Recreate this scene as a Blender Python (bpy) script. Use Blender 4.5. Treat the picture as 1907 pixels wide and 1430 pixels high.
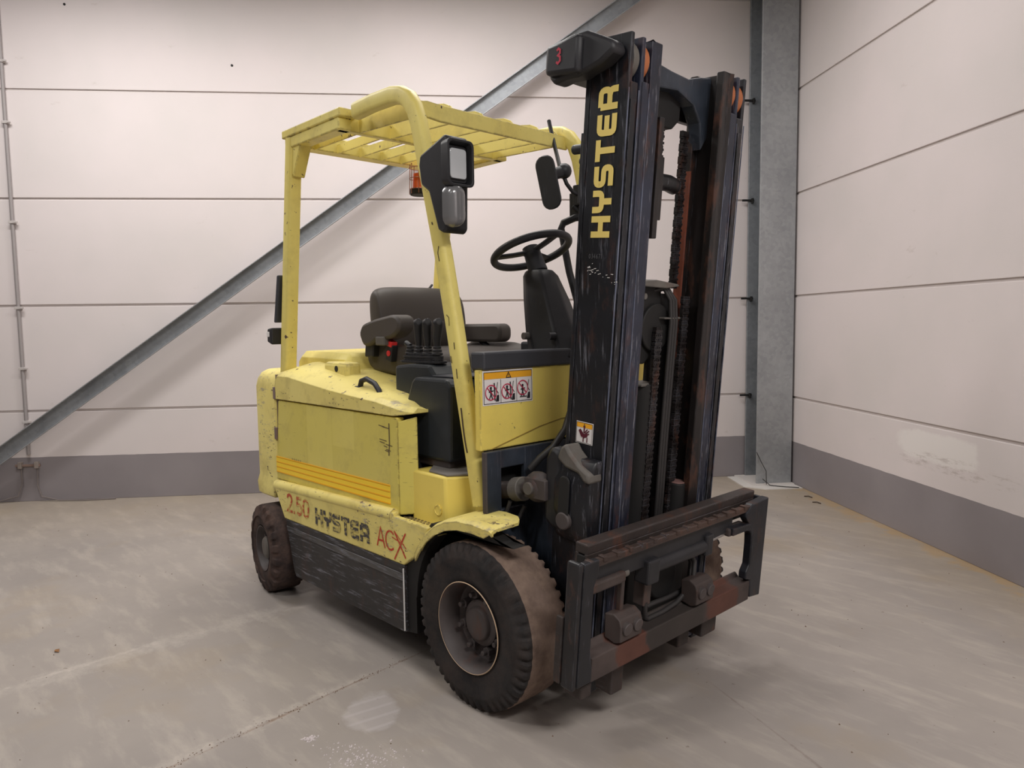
import bpy, bmesh, math, random
from mathutils import Vector, Matrix
random.seed(7)
PI = math.pi
S = bpy.context.scene
for o in list(bpy.data.objects): bpy.data.objects.remove(o)

# ------------------------------------------------------------------ camera, light, exposure
cd = bpy.data.cameras.new('camera'); cam = bpy.data.objects.new('camera', cd)
S.collection.objects.link(cam); S.camera = cam
cd.sensor_fit = 'HORIZONTAL'; cd.sensor_width = 36.0; cd.lens = 36.0 * 1357.74 / 1907
cd.clip_start = .05; cd.clip_end = 60
yaw, pit, rol = 2.38658224, -0.0833743, -0.0139777
fw = Vector((math.cos(pit)*math.cos(yaw), math.cos(pit)*math.sin(yaw), math.sin(pit)))
rt = fw.cross(Vector((0,0,1))).normalized(); up = rt.cross(fw)
r2 = math.cos(rol)*rt + math.sin(rol)*up; u2 = -math.sin(rol)*rt + math.cos(rol)*up
cam.location = (1.87342,-2.12856,1.32673); cam.matrix_world = Matrix(((r2.x,u2.x,-fw.x,1.87342),(r2.y,u2.y,-fw.y,-2.12856),(r2.z,u2.z,-fw.z,1.32673),(0,0,0,1)))

S.view_settings.view_transform = 'Standard'; S.view_settings.look = 'None'
S.view_settings.gamma = 1; S.view_settings.use_curve_mapping = False
S.view_settings.exposure = -0.04
W = bpy.data.worlds.new('world'); S.world = W; W.use_nodes = True
W.node_tree.nodes['Background'].inputs[0].default_value = (.9,.93,1,1)
W.node_tree.nodes['Background'].inputs[1].default_value = 0.3

# the room: wall axes.  A runs towards the back wall, B towards the left along it
PHI = 2.48486766
N1 = Vector((math.cos(PHI), math.sin(PHI), 0)); N2 = Vector((-N1.y, N1.x, 0))
A_BACK, B_RIGHT = 3.13, -2.28
def RM(a, b, z=0): return N1*a + N2*b + Vector((0,0,z))
ROOM = Matrix.Rotation(PHI, 4, 'Z')           # local x = a, local y = b

def area(name, a, b, z, sa, sb, power, col=(1,.962,.93), tilt=(0,0)):
    l = bpy.data.lights.new(name, 'AREA'); l.shape = 'RECTANGLE'; l.size = sa; l.size_y = sb
    l.energy = power; l.color = col
    o = bpy.data.objects.new(name, l); S.collection.objects.link(o)
    o.matrix_world = Matrix.Translation(RM(a,b,z)) @ ROOM @ Matrix.Rotation(tilt[0],4,'X') @ Matrix.Rotation(tilt[1],4,'Y')
    return o
# ceiling luminaires of the hall (above and behind the frame)
area('hall_lamp', 1.6, 3.0, 3.98, .2, 1.6, 74)
area('hall_lamp', 1.6, .5, 3.98, .2, 1.6, 62)
area('hall_lamp', .9, -.95, 4.1, .2, 1.2, 22)
area('hall_lamp', -1.9, 3.2, 4.4, .4, 1.6, 70)
area('hall_lamp', -3.6, -.9, 3.7, .5, 1.8, 150)
area('hall_lamp', -5.4, 3.2, 4.6, .5, 2.5, 50)

# ------------------------------------------------------------------ materials
def srgb(r,g,b):
    f = lambda c: c/12.92 if c <= .04045 else ((c+.055)/1.055)**2.4
    return (f(r/255), f(g/255), f(b/255), 1)
class NT:
    def __init__(s, name):
        s.m = bpy.data.materials.new(name); s.m.use_nodes = True
        s.t = s.m.node_tree; s.b = s.t.nodes['Principled BSDF']; s.co = None
    def n(s, typ, **kw):
        n = s.t.nodes.new('ShaderNode'+typ)
        for k, v in kw.items(): setattr(n, k, v)
        return n
    def l(s, a, b): s.t.links.new(a, b)
    def coord(s):
        if not s.co: s.co = s.n('TexCoord').outputs['Object']
        return s.co
    def mapped(s, scale=(1,1,1), rot=(0,0,0), loc=(0,0,0)):
        m = s.n('Mapping'); s.l(s.coord(), m.inputs[0]); m.inputs['Scale'].default_value = scale
        m.inputs['Rotation'].default_value = rot; m.inputs['Location'].default_value = loc
        return m.outputs[0]
    def noise(s, scale, detail=3, rough=.5, vec=None):
        n = s.n('TexNoise'); s.l(vec or s.coord(), n.inputs['Vector'])
        n.inputs['Scale'].default_value = scale; n.inputs['Detail'].default_value = detail; n.inputs['Roughness'].default_value = rough
        return n.outputs['Fac']
    def ramp(s, fac, a, b, lo=0, hi=1):
        r = s.n('MapRange'); s.l(fac, r.inputs[0]); r.inputs[1].default_value = a; r.inputs[2].default_value = b
        r.inputs[3].default_value = lo; r.inputs[4].default_value = hi; return r.outputs[0]
    def math(s, op, a, b=None, clamp=False):
        m = s.n('Math', operation=op, use_clamp=clamp)
        for i, v in enumerate((a, b)):
            if v is None: continue
            if isinstance(v, (int, float)): m.inputs[i].default_value = v
            else: s.l(v, m.inputs[i])
        return m.outputs[0]
    def mix(s, fac, a, b):
        m = s.n('Mix', data_type='RGBA')
        for sock, v in ((m.inputs[0], fac), (m.inputs[6], a), (m.inputs[7], b)):
            if isinstance(v, (int, float, tuple)): sock.default_value = v
            else: s.l(v, sock)
        return m.outputs[2]
    def sep(s, vec=None):
        n = s.n('SeparateXYZ'); s.l(vec or s.coord(), n.inputs[0]); return n.outputs
    def edge(s, r=.008):
        bv = s.n('Bevel'); bv.samples = 4; bv.inputs[0].default_value = r
        g = s.n('NewGeometry'); d = s.n('VectorMath', operation='DOT_PRODUCT')
        s.l(bv.outputs[0], d.inputs[0]); s.l(g.outputs['Normal'], d.inputs[1])
        return s.math('SUBTRACT', 1.0, d.outputs['Value'], True)
    def bump(s, h, strength=.3, dist=.01):
        b = s.n('Bump'); b.inputs['Strength'].default_value = strength; b.inputs['Distance'].default_value = dist
        s.l(h, b.inputs['Height']); s.l(b.outputs[0], s.b.inputs['Normal'])
    def done(s, col, rough=.5, metal=0, spec=.5):
        for sock, v in (('Base Color', col), ('Roughness', rough), ('Metallic', metal), ('Specular IOR Level', spec)):
            if isinstance(v, (int, float, tuple)): s.b.inputs[sock].default_value = v
            else: s.l(v, s.b.inputs[sock])
        return s.m
def plain(name, c, rough=.5, metal=0, spec=.5): return NT(name).done(srgb(*c), rough, metal, spec)

def m_yellow(name, c1, c2, chips=.5, streak=(1,1,1), dirt=.35, rub=0):
    m = NT(name)
    base = m.mix(m.ramp(m.noise(2.2, 4), .35, .7), srgb(*c1), srgb(*c2))
    grime = m.ramp(m.noise(9, 6, .65), .5, .8, 0, dirt)
    col = m.mix(grime, base, srgb(150,132,84))
    ch = m.ramp(m.noise(26, 5, .6, m.mapped(streak)), .685-.02*chips, .70-.02*chips)
    msk = m.math('MULTIPLY', ch, m.ramp(m.noise(3.1, 2), .44, .52))
    ed = m.math('MULTIPLY', m.ramp(m.edge(.008), .015, .08), m.ramp(m.noise(19, 5, .65), .46, .53))
    msk = m.math('MAXIMUM', msk, m.math('MULTIPLY', ed, .85))
    col = m.mix(msk, col, m.mix(m.noise(40), srgb(70,52,38), srgb(112,92,84)))
    if name == 'yellow_panel_paint':
        x_, _, z_ = m.sep()[0:3]
        for a0,a1,z0 in ((-1.215,-.985,.66),(-.985,-.80,.80)):
            k = m.math('MULTIPLY', m.math('MULTIPLY', m.ramp(x_,a0,a0+.004), m.ramp(x_,a1,a1-.004)), m.ramp(z_,z0,z0+.004,0,.4)); col = m.mix(k, col, srgb(232,218,122))
    if rub:
        rb = m.math('MULTIPLY', m.math('MULTIPLY', m.ramp(m.noise(11, 7, .75, m.mapped((1,1,3.2))), .55, .63), m.ramp(m.noise(2.7, 3), .50, .60)), rub)
        col = m.mix(rb, col, srgb(150,140,128))
    m.bump(m.noise(60, 3), .04, .003)
    return m.done(col, .48, 0, .4)
YEL = m_yellow('yellow_paint', (233,218,128), (225,206,112), 1.0)
YELW = m_yellow('yellow_paint_worn', (234,219,134), (222,204,116), 2.3, (1.2,1.2,3.0), .6, .75)
YELP = m_yellow('yellow_panel_paint', (214,199,98), (220,206,116), .8, (.5,.5,6), .45)
YELB = m_yellow('yellow_bright_paint', (240,218,112), (236,212,104), .1, dirt=.15)

def m_black(name, c=(30,31,34), c2=(52,54,62), rust=.25, scr=.5, rough=.45, vert=True, lo=.60):
    m = NT(name)
    col = m.mix(m.ramp(m.noise(4, 5, .6), .35, .7), srgb(*c), srgb(*c2))
    v = m.mapped((14,14,.9) if vert else (1.2,14,14))
    sc = m.math('MULTIPLY', m.ramp(m.noise(6, 6, .7, v), lo, lo+.12), scr)
    col = m.mix(sc, col, srgb(120,121,130))
    rs = m.math('MULTIPLY', m.ramp(m.noise(5, 5, .7, m.mapped((3,3,1.2), loc=(3,1,0))), .54, .68), rust)
    col = m.mix(rs, col, srgb(92,58,44))
    ed = m.math('MULTIPLY', m.ramp(m.edge(.004), .03, .15), m.ramp(m.noise(14, 4, .6), .45, .6, 0, .7))
    col = m.mix(m.math('MULTIPLY', ed, min(1, scr+.25)), col, srgb(138,140,150))
    m.bump(m.noise(50, 4), .08, .003)
    return m.done(col, rough, 0, .45)
MAST = m_black('mast_black', (18,19,22), (28,30,37), .35, .8, .42, True, .575)
MASTF = m_black('mast_rail_steel', (28,31,42), (44,50,70), .5, 1.0, .4, True, .56)
MASTI = m_black('mast_inner_dark', (22,19,19), (37,31,30), .6, .12)
FRAME = m_black('frame_blue_black', (34,38,46), (60,68,80), .15, .5)
CARR = m_black('carriage_rusty', (44,38,36), (68,58,55), .7, .3, .6, False)
SIDE = m_black('side_panel_black', (38,37,38), (56,54,54), .3, 1.0, .5, False, .545)
DARK = plain('dark_void_steel', (24,23,23), .7)
PLAS = m_black('black_plastic', (32,32,35), (42,42,46), 0, .10, .5)
CONS = m_black('console_plastic', (38,42,46), (50,54,58), 0, .15, .42)
DASH = m_black('dash_plastic', (50,52,58), (60,61,66), 0, .10, .5)
SEAT = plain('seat_vinyl', (72,66,62), .55)
RUBH = plain('hose_rubber', (48,46,46), .5)
RUST = m_black('rusty_red_steel', (104,54,38), (136,72,50), .2, .2, .65)
ROLL = plain('orange_rust_roller', (176,104,62), .55)
CLAMP = m_black('clamp_grime', (54,46,44), (74,64,61), .4, .1, .6)
RIMM = m_black('wheel_rim_grime', (62,56,56), (86,78,76), .45, .1, .6)
CHROME = plain('chrome_rod', (205,205,205), .2, 1)
CASTG = m_black('cast_grey', (84,80,76), (112,108,102), .3, .3, .6)
MATG = plain('rubber_mat_grey', (120,116,112), .7)
ORANGE = plain('orange_beacon', (226,96,42), .35)
RED = plain('red_plastic', (215,48,48), .4)
GLASS = NT('lamp_lens').done(srgb(206,210,214), .15, .15, .9)
GLASS2 = NT('indicator_lens').done(srgb(120,120,122), .2, .2, .8)
WHITE = plain('label_white', (232,228,226), .45)
LORG = plain('label_orange', (240,172,38), .45)
LRED = plain('label_red', (196,34,76), .45)
LBLK = plain('label_black', (28,24,30), .5)
LMAR = plain('label_maroon', (86,20,38), .5)
LYEL = plain('decal_yellow', (232,208,118), .45)
TAPE = plain('yellow_reflective_tape', (255,216,52), .35)
TAPE2 = plain('orange_tape_ridge', (246,182,28), .35)
def m_print(name, c, bare):
    m = NT(name); k = m.ramp(m.noise(18, 6, .75, m.mapped((1,1,2.2))), .50, .56)
    return m.done(m.mix(m.math('MULTIPLY', k, bare), srgb(*c), srgb(214,196,110)), .5)
PRED = m_print('worn_red_print', (186,74,46), .9)
PRED2 = m_print('red_print', (190,52,34), .2)
PBLK = m_print('worn_black_print', (62,60,62), .75)
FAINT = plain('faint_stamp_grey', (84,84,88), .6)
GRAF = plain('red_marker', (184,48,70), .6)
BARE = plain('scraped_white_edge', (214,212,210), .6)
def m_tyre(name, c1, c2, dust, k):
    m = NT(name)
    col = m.mix(m.ramp(m.noise(9, 5, .6), .35, .65), srgb(*c1), srgb(*c2))
    col = m.mix(m.ramp(m.noise(14, 6, .7), .40, .68, 0, k), col, srgb(*dust))
    m.bump(m.noise(70, 5, .7), .35, .004)
    return m.done(col, .85, 0, .25)
TYS = m_tyre('tyre_sidewall', (36,35,36), (52,50,50), (80,66,60), .35)
TYT = m_tyre('tyre_tread_dusty', (96,80,72), (120,102,92), (138,118,104), .8)
TYR = m_tyre('steer_tyre', (44,38,38), (64,54,52), (104,82,72), .6)
def m_galv(name, c1, c2):
    m = NT(name); v = m.n('TexVoronoi'); v.inputs['Scale'].default_value = 38; m.l(m.coord(), v.inputs['Vector'])
    f = m.math('MULTIPLY', m.sep(v.outputs['Color'])[0], .35)
    f = m.math('ADD', f, m.ramp(m.noise(3, 5, .6), .3, .7, 0, .65))
    return m.done(m.mix(f, srgb(*c1), srgb(*c2)), .42, .35, .5)
GALV = m_galv('galvanised_steel', (142,145,149), (172,175,178))
GALVD = m_galv('galvanised_steel_dull', (122,126,131), (152,156,161))

def m_wall():
    m = NT('painted_wall_panel'); m.co = m.n('NewGeometry').outputs['Position']
    z = m.sep()[2]
    white = m.mix(m.ramp(m.noise(1.3, 4), .35, .65), srgb(221,212,212), srgb(214,207,206))
    d = m.ramp(m.noise(5, 6, .7, m.mapped((1,1,2.4))), .66, .72, 0, .25)
    white = m.mix(d, white, srgb(176,164,156))
    grey = m.mix(m.ramp(m.noise(2, 5), .35, .65), srgb(146,140,143), srgb(138,132,135))
    p = m.mapped((1,1,1), (0,0,-PHI)); a_, b_, _z = m.sep(p)[0:3]
    onr = m.ramp(b_, B_RIGHT+.03, B_RIGHT+.01)
    def blob(ca, cz, ra_, rz, soft):
        e = m.math('ADD', m.math('POWER', m.math('DIVIDE', m.math('SUBTRACT', a_, ca), ra_), 4), m.math('POWER', m.math('DIVIDE', m.math('SUBTRACT', z, cz), rz), 4))
        return m.math('MULTIPLY', onr, m.ramp(m.math('ADD', e, m.ramp(m.noise(8,4,.7), .3,.7,-.5,.5)), 1+soft, 1-soft))
    white = m.mix(m.math('MULTIPLY', blob(1.10,.575,.33,.085,.35), .7), white, srgb(232,228,225))
    sm = m.math('MULTIPLY', blob(.95,.49,.45,.05,.5), m.ramp(m.noise(9, 6, .8, m.mapped((1,1,5))), .5, .62))
    white = m.mix(m.math('MULTIPLY', sm, .5), white, srgb(166,154,148))
    k = m.math('LESS_THAN', m.math('ADD', z, m.ramp(m.noise(9,2), 0, 1, -.003, .003)), .344)
    m.bump(m.noise(90, 3), .03, .003)
    return m.done(m.mix(k, white, grey), .6, 0, .3)
WALL = m_wall()
JOINT = plain('panel_joint_sealant', (206,198,196), .8)

def m_floor():
    m = NT('concrete_floor'); m.co = m.n('NewGeometry').outputs['Position']
    big = m.noise(.9, 5, .6)
    col = m.mix(m.ramp(big, .35, .68), srgb(146,139,134), srgb(161,153,146))
    rot = m.mapped((1,1,1), (0,0,-PHI))
    st = m.mapped((1.2,4.5,1), (0,0,-PHI-.3))
    col = m.mix(m.ramp(m.noise(2.2, 6, .65, st), .50, .72, 0, .45), col, srgb(190,181,170))
    col = m.mix(m.ramp(m.noise(1.7, 5, .6, m.mapped((1,1,1), loc=(5,2,1))), .55, .75, 0, .4), col, srgb(158,140,112))
    sc = m.ramp(m.noise(5, 7, .75, m.mapped((1,9,1), (0,0,-PHI+1.2), (2,7,0))), .66, .70, 0, .45)
    col = m.mix(sc, col, srgb(112,96,82))
    sc2 = m.ramp(m.noise(7, 7, .8, m.mapped((8,1,1), (0,0,-PHI+.5))), .67, .71, 0, .6)
    col = m.mix(sc2, col, srgb(202,194,186))
    sp = m.ramp(m.noise(30, 2), .74, .76, 0, .5)
    col = m.mix(sp, col, srgb(92,78,66))
    xyz = m.sep(rot)   # x = a, y = b (mapping rotates into the room frame)
    a, b = xyz[0], xyz[1]
    nn = m.ramp(m.noise(6, 5, .7), .3, .7, -.12, .12)
    k = m.ramp(m.math('ADD', b, nn), B_RIGHT+.10, B_RIGHT+.02)
    col = m.mix(m.math('MULTIPLY', k, .65), col, srgb(176,142,92))
    k2 = m.ramp(m.math('ADD', b, nn), B_RIGHT+.6, B_RIGHT+.1, 0, .35)
    col = m.mix(k2, col, srgb(168,150,122))
    k3 = m.ramp(m.math('ADD', a, nn), A_BACK-1.3, A_BACK-.2, 0, .35)
    col = m.mix(k3, col, srgb(176,160,136))
    def line(ax, px, slope, a0, a1, w, c, f):
        # a worn streak drawn on the slab: distance to a line b = px + slope*a
        nonlocal col
        d = m.math('ABSOLUTE', m.math('SUBTRACT', b, m.math('ADD', m.math('MULTIPLY', a, slope), px)))
        d = m.math('ADD', d, m.ramp(m.noise(5, 6, .8), .3, .7, -w, w))
        k = m.ramp(d, w*.9, w*.2, 0, f)
        k = m.math('MULTIPLY', k, m.ramp(a, a0-.1, a0)); k = m.math('MULTIPLY', k, m.ramp(a, a1+.1, a1))
        k = m.math('MULTIPLY', k, m.ramp(m.noise(17, 6, .8), .4, .6, .2, 1))
        col = m.mix(k, col, srgb(*c))
    for L in FLOOR_LINES: line(0, *L)
    # pale polished patch with tread prints
    pa = m.math('ADD', a, .34); pb = m.math('SUBTRACT', b, .80)
    d2 = m.math('ADD', m.math('MULTIPLY', pa, pa), m.math('MULTIPLY', m.math('MULTIPLY', pb, pb), 2.2))
    k4 = m.ramp(m.math('ADD', d2, m.ramp(m.noise(9,4,.7), .3,.7,-.006,.006)), .020, .014)
    wv = m.ramp(m.math('SINE', m.math('MULTIPLY', m.math('ADD', a, m.math('MULTIPLY', b, .5)), 95)), .5, .9, .38, .62)
    col = m.mix(m.math('MULTIPLY', k4, wv), col, srgb(184,178,178))
    m.bump(m.noise(30, 6, .7), .06, .004)
    rough = m.ramp(m.noise(3, 5, .6), .35, .7, .34, .52)
    return m.done(col, rough, 0, .35)
# (b offset, slope, a from, a to, half width, colour, strength)
FLOOR_LINES = [(.775,-1.09,-.75,-.10,.06,(188,179,170),.55), (.752,-1.09,-.35,.06,.012,(104,76,54),.7), (.745,-1.09,-.75,-.3,.010,(122,96,76),.5),
               (2.14,-1.27,-.35,.62,.13,(186,178,170),.5), (2.17,-1.22,-.5,.3,.03,(192,184,176),.4), (-.35,.25,-.9,-.35,.006,(118,104,96),.6)]
FLOOR = m_floor()

# ------------------------------------------------------------------ mesh tools
class MB:
    def __init__(s): s.v = []; s.f = []; s.mi = []; s.cur = 0
    def add(s, vs, fs):
        n = len(s.v); s.v += [tuple(v) for v in vs]; s.f += [tuple(i+n for i in f) for f in fs]; s.mi += [s.cur]*len(fs)
        return s
    def box(s, x0, x1, y0, y1, z0, z1):
        return s.add([(x0,y0,z0),(x1,y0,z0),(x1,y1,z0),(x0,y1,z0),(x0,y0,z1),(x1,y0,z1),(x1,y1,z1),(x0,y1,z1)],
                     [(0,3,2,1),(4,5,6,7),(0,1,5,4),(1,2,6,5),(2,3,7,6),(3,0,4,7)])
    def hexa(s, p): # 8 points: bottom 4, top 4
        return s.add(p, [(0,3,2,1),(4,5,6,7),(0,1,5,4),(1,2,6,5),(2,3,7,6),(3,0,4,7)])
    def prism(s, poly, axis, a, b):
        n = len(poly); f = {'x': lambda p,t:(t,p[0],p[1]), 'y': lambda p,t:(p[0],t,p[1]), 'z': lambda p,t:(p[0],p[1],t)}[axis]
        return s.add([f(p,a) for p in poly]+[f(p,b) for p in poly],
                     [tuple(range(n-1,-1,-1)), tuple(range(n,2*n))]+[(i,(i+1)%n,n+(i+1)%n,n+i) for i in range(n)])
    def loft(s, rings, closed=True, caps=True):
        n = len(rings[0]); vs = [p for r in rings for p in r]; fs = []
        for k in range(len(rings)-1):
            for i in range(n if closed else n-1):
                j = (i+1) % n; fs.append((k*n+i, k*n+j, (k+1)*n+j, (k+1)*n+i))
        if caps and closed: fs += [tuple(range(n-1,-1,-1)), tuple(range((len(rings)-1)*n, len(rings)*n))]
        return s.add(vs, fs)
    def tube(s, path, r, seg=12, ry=None, upv=None):
        path = [Vector(p) for p in path]; rings = []; ref = Vector(upv) if upv else None
        for i, p in enumerate(path):
            d = (path[min(i+1,len(path)-1)] - path[max(i-1,0)]).normalized()
            if ref is None: ref = Vector((0,0,1)) if abs(d.z) < .9 else Vector((1,0,0))
            x = (ref - d*ref.dot(d)).normalized(); y = d.cross(x); ref = x
            rr = r[i] if isinstance(r, (list,tuple)) else r
            rings.append([p + x*rr*math.cos(t) + y*(ry or rr)*math.sin(t) for t in [2*PI*k/seg for k in range(seg)]])
        return s.loft(rings)
    def rect_sweep(s, path, w, h, upv=(0,1,0), rad=.25):
        # rounded-rectangle section swept along a path; w is along upv
        prof = []
        rr = min(w,h)*rad
        for cx, cy, a0 in ((w/2-rr,h/2-rr,0),(-w/2+rr,h/2-rr,90),(-w/2+rr,-h/2+rr,180),(w/2-rr,-h/2+rr,270)):
            for t in (0,30,60,90): a = math.radians(a0+t); prof.append((cx+rr*math.cos(a), cy+rr*math.sin(a)))
        path = [Vector(p) for p in path]; rings = []; U = Vector(upv)
        for i, p in enumerate(path):
            d = (path[min(i+1,len(path)-1)] - path[max(i-1,0)]).normalized()
            x = (U - d*U.dot(d)).normalized(); y = d.cross(x)
            rings.append([p + x*a + y*b for a, b in prof])
        return s.loft(rings)
    def cyl(s, p0, p1, r, seg=20, r1=None):
        return s.tube([p0,p1], [r, r if r1 is None else r1], seg)
    def ball(s, c, r, sx=1, sy=1, sz=1, seg=14, rings=8):
        rg = []
        for k in range(1, rings):
            t = PI*k/rings; rg.append([Vector((c[0]+r*sx*math.sin(t)*math.cos(2*PI*i/seg), c[1]+r*sy*math.sin(t)*math.sin(2*PI*i/seg), c[2]-r*sz*math.cos(t))) for i in range(seg)])
        return s.loft(rg)
    def lathe(s, prof, seg=48, axis='y', c=(0,0,0)):
        rings = []
        for k in range(seg):
            a = 2*PI*k/seg; rings.append([(c[0]+r*math.cos(a), c[1]+t, c[2]+r*math.sin(a)) if axis=='y' else (c[0]+r*math.cos(a), c[1]+r*math.sin(a), c[2]+t) for r,t in prof])
        n = len(prof); vs = [p for r in rings for p in r]
        return s.add(vs, [(k*n+i, ((k+1)%seg)*n+i, ((k+1)%seg)*n+i+1, k*n+i+1) for k in range(seg) for i in range(n-1)])
    def xf(s, f): s.v = [tuple(f(Vector(v))) for v in s.v]; return s
    def build(s, name, mat, parent=None, bevel=0, smooth=False, seg=2, label=None, subd=0):
        me = bpy.data.meshes.new(name); me.from_pydata(s.v, [], s.f)
        for mm in (mat if isinstance(mat, (list,tuple)) else [mat]): me.materials.append(mm)
        if isinstance(mat, (list,tuple)): me.polygons.foreach_set('material_index', s.mi)
        bm = bmesh.new(); bm.from_mesh(me); bmesh.ops.remove_doubles(bm, verts=bm.verts, dist=1e-6)
        bmesh.ops.recalc_face_normals(bm, faces=bm.faces); bm.to_mesh(me); bm.free()
        if smooth: me.polygons.foreach_set('use_smooth', [True]*len(me.polygons))
        o = bpy.data.objects.new(name, me); S.collection.objects.link(o)
        if parent: o.parent = parent
        if bevel:
            b = o.modifiers.new('bevel', 'BEVEL'); b.width = bevel; b.segments = seg; b.limit_method = 'ANGLE'; b.angle_limit = math.radians(35)
            b.harden_normals = False
        if subd:
            q = o.modifiers.new('subd', 'SUBSURF'); q.levels = subd; q.render_levels = subd
        if smooth and not subd:
            try: me.set_sharp_from_angle(angle=math.radians(42))
            except Exception: pass
        if label: o['label'] = label
        return o
def thing(name, label, cat, loc=(0,0,0), group=None):
    o = bpy.data.objects.new(name, None); S.collection.objects.link(o); o.location = loc
    o.empty_display_size = .1; tag(o, label, cat, group); return o
def tag(o, label, cat, group=None):
    o['label'] = label; o['category'] = cat
    if group: o['group'] = group
    return o
def arc(cx, cy, r, a0, a1, n=6): return [(cx+r*math.cos(math.radians(a0+(a1-a0)*k/n)), cy+r*math.sin(math.radians(a0+(a1-a0)*k/n))) for k in range(n+1)]
def rrect(x0, x1, y0, y1, r, n=4):
    return arc(x1-r,y1-r,r,0,90,n)+arc(x0+r,y1-r,r,90,180,n)+arc(x0+r,y0+r,r,180,270,n)+arc(x1-r,y0+r,r,270,360,n)

# flat print: 2-D strokes and fills laid on a plane
class Print:
    def __init__(s, o, xd, yd):
        s.o = Vector(o); s.x = Vector(xd).normalized(); s.y = Vector(yd).normalized(); s.m = MB()
    def P(s, p): return s.o + s.x*p[0] + s.y*p[1]
    def add4(s, q):
        s.k = getattr(s, 'k', 0)+1; n = s.x.cross(s.y)
        if n.dot(cam.location-s.o) < 0: n = -n
        s.m.add([s.P(p)+n*(s.k*4e-6) for p in q], [tuple(range(len(q)))])
    def fill(s, poly): s.add4(poly); return s
    def stroke(s, pts, w, closed=False):
        n = len(pts); L = []; R = []
        P = [Vector((p[0],p[1])) for p in pts]
        for i in range(n):
            if closed: a, b = P[i-1], P[(i+1)%n]
            else: a, b = P[max(i-1,0)], P[min(i+1,n-1)]
            d1 = (P[i]-a); d2 = (b-P[i])
            if d1.length < 1e-9: d1 = d2
            if d2.length < 1e-9: d2 = d1
            d1.normalize(); d2.normalize(); t = (d1+d2)
            t = t.normalized() if t.length > 1e-6 else d1
            nn = Vector((-t.y, t.x)); k = min(1/max(.35, nn.dot(Vector((-d1.y,d1.x)))), 2.2)
            L.append(P[i]+nn*w/2*k); R.append(P[i]-nn*w/2*k)
        for i in range(n if closed else n-1):
            j = (i+1) % n; s.add4([L[i],R[i],R[j],L[j]])
        return s
    def circle(s, cx, cy, r, w, n=24): return s.stroke([(cx+r*math.cos(2*PI*k/n), cy+r*math.sin(2*PI*k/n)) for k in range(n)], w, True)
    def disc(s, cx, cy, r, n=14): return s.fill([(cx+r*math.cos(2*PI*k/n), cy+r*math.sin(2*PI*k/n)) for k in range(n)])
    def build(s, name, mat, parent, label=None): return s.m.build(name, mat, parent, label=label)
def ra(pts, r=.18, n=4):
    # round the inner corners of a polyline
    out = [pts[0]]
    for i in range(1, len(pts)-1):
        p = Vector(pts[i]); a = (Vector(pts[i-1])-p); b = (Vector(pts[i+1])-p)
        q = min(r, a.length/2, b.length/2); a.normalize(); b.normalize(); A = p+a*q; B = p+b*q
        for k in range(n+1):
            t = k/n; out.append(tuple((1-t)**2*A + 2*t*(1-t)*p + t*t*B))
    out.append(pts[-1]); return out
# wide block letters: strokes in a unit-high cell (0..1), width in the list
GL = {
 'H': (1.0, [[(.14,0),(.14,1)], [(.86,0),(.86,1)], [(.14,.5),(.86,.5)]]),
 'Y': (1.0, [ra([(.12,1),(.12,.52),(.5,.52)],.2), ra([(.88,1),(.88,.52),(.5,.52)],.2), [(.5,.52),(.5,0)]]),
 'S': (1.0, [ra([(.96,.88),(.12,.88),(.12,.5),(.88,.5),(.88,.12),(.04,.12)],.2)]),
 'T': (1.0, [[(0,.88),(1,.88)], [(.5,.88),(.5,0)]]),
 'E': (1.0, [ra([(.96,.88),(.12,.88),(.12,.12),(.96,.12)],.2), [(.12,.5),(.9,.5)]]),
 'R': (1.0, [[(.12,0),(.12,.88)], ra([(.12,.88),(.88,.88),(.88,.42),(.12,.42)],.22), ra([(.62,.42),(.88,.36),(.88,0)],.12)]),
 'A': (.8, [[(.05,0),(.4,1),(.75,0)], [(.17,.34),(.63,.34)]]),
 'C': (.8, [[(.76,.85),(.6,.96),(.4,.98),(.2,.88),(.07,.66),(.05,.4),(.13,.16),(.32,.03),(.52,.02),(.74,.14)]]),
 'X': (.95, [[(.02,1.05),(.95,-.15)], [(1.0,1.1),(-.02,-.4)]]),
 '2': (.62, [[(.06,.74),(.12,.9),(.3,.97),(.48,.9),(.55,.72),(.46,.52),(.06,.08),(.58,.08)]]),
 '5': (.62, [[(.54,.93),(.12,.93),(.1,.55),(.3,.6),(.48,.52),(.56,.33),(.48,.13),(.28,.05),(.06,.14)]]),
 '0': (.66, [[(.33,.96),(.14,.86),(.07,.6),(.07,.38),(.15,.13),(.33,.04),(.51,.13),(.59,.38),(.59,.6),(.52,.86),(.33,.96)]]),
 '3': (.62, [[(.08,.85),(.28,.97),(.5,.86),(.5,.66),(.26,.54),(.54,.42),(.56,.18),(.3,.02),(.06,.14)]]),
 '4': (.62, [[(.44,0),(.44,1),(.04,.32),(.6,.32)]]), '6': (.62, [[(.5,.95),(.2,.7),(.08,.35),(.2,.06),(.45,.06),(.54,.28),(.42,.5),(.14,.44)]]),
 '7': (.6, [[(.05,.95),(.56,.95),(.22,0)]]), '1': (.4, [[(.06,.78),(.24,1),(.24,0)]]),
 '.': (.28, [[(.1,.0),(.1,.15)]]),
}
def text(pr, s, x, y, h, w, wide=1.0, gap=.12):
    for ch in s:
        if ch == ' ': x += .5*h; continue
        gw, st = GL[ch]
        for poly in st: pr.stroke([(x+p[0]*h*wide, y+p[1]*h) for p in poly], w)
        x += (gw*wide+gap)*h
    return x

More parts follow.
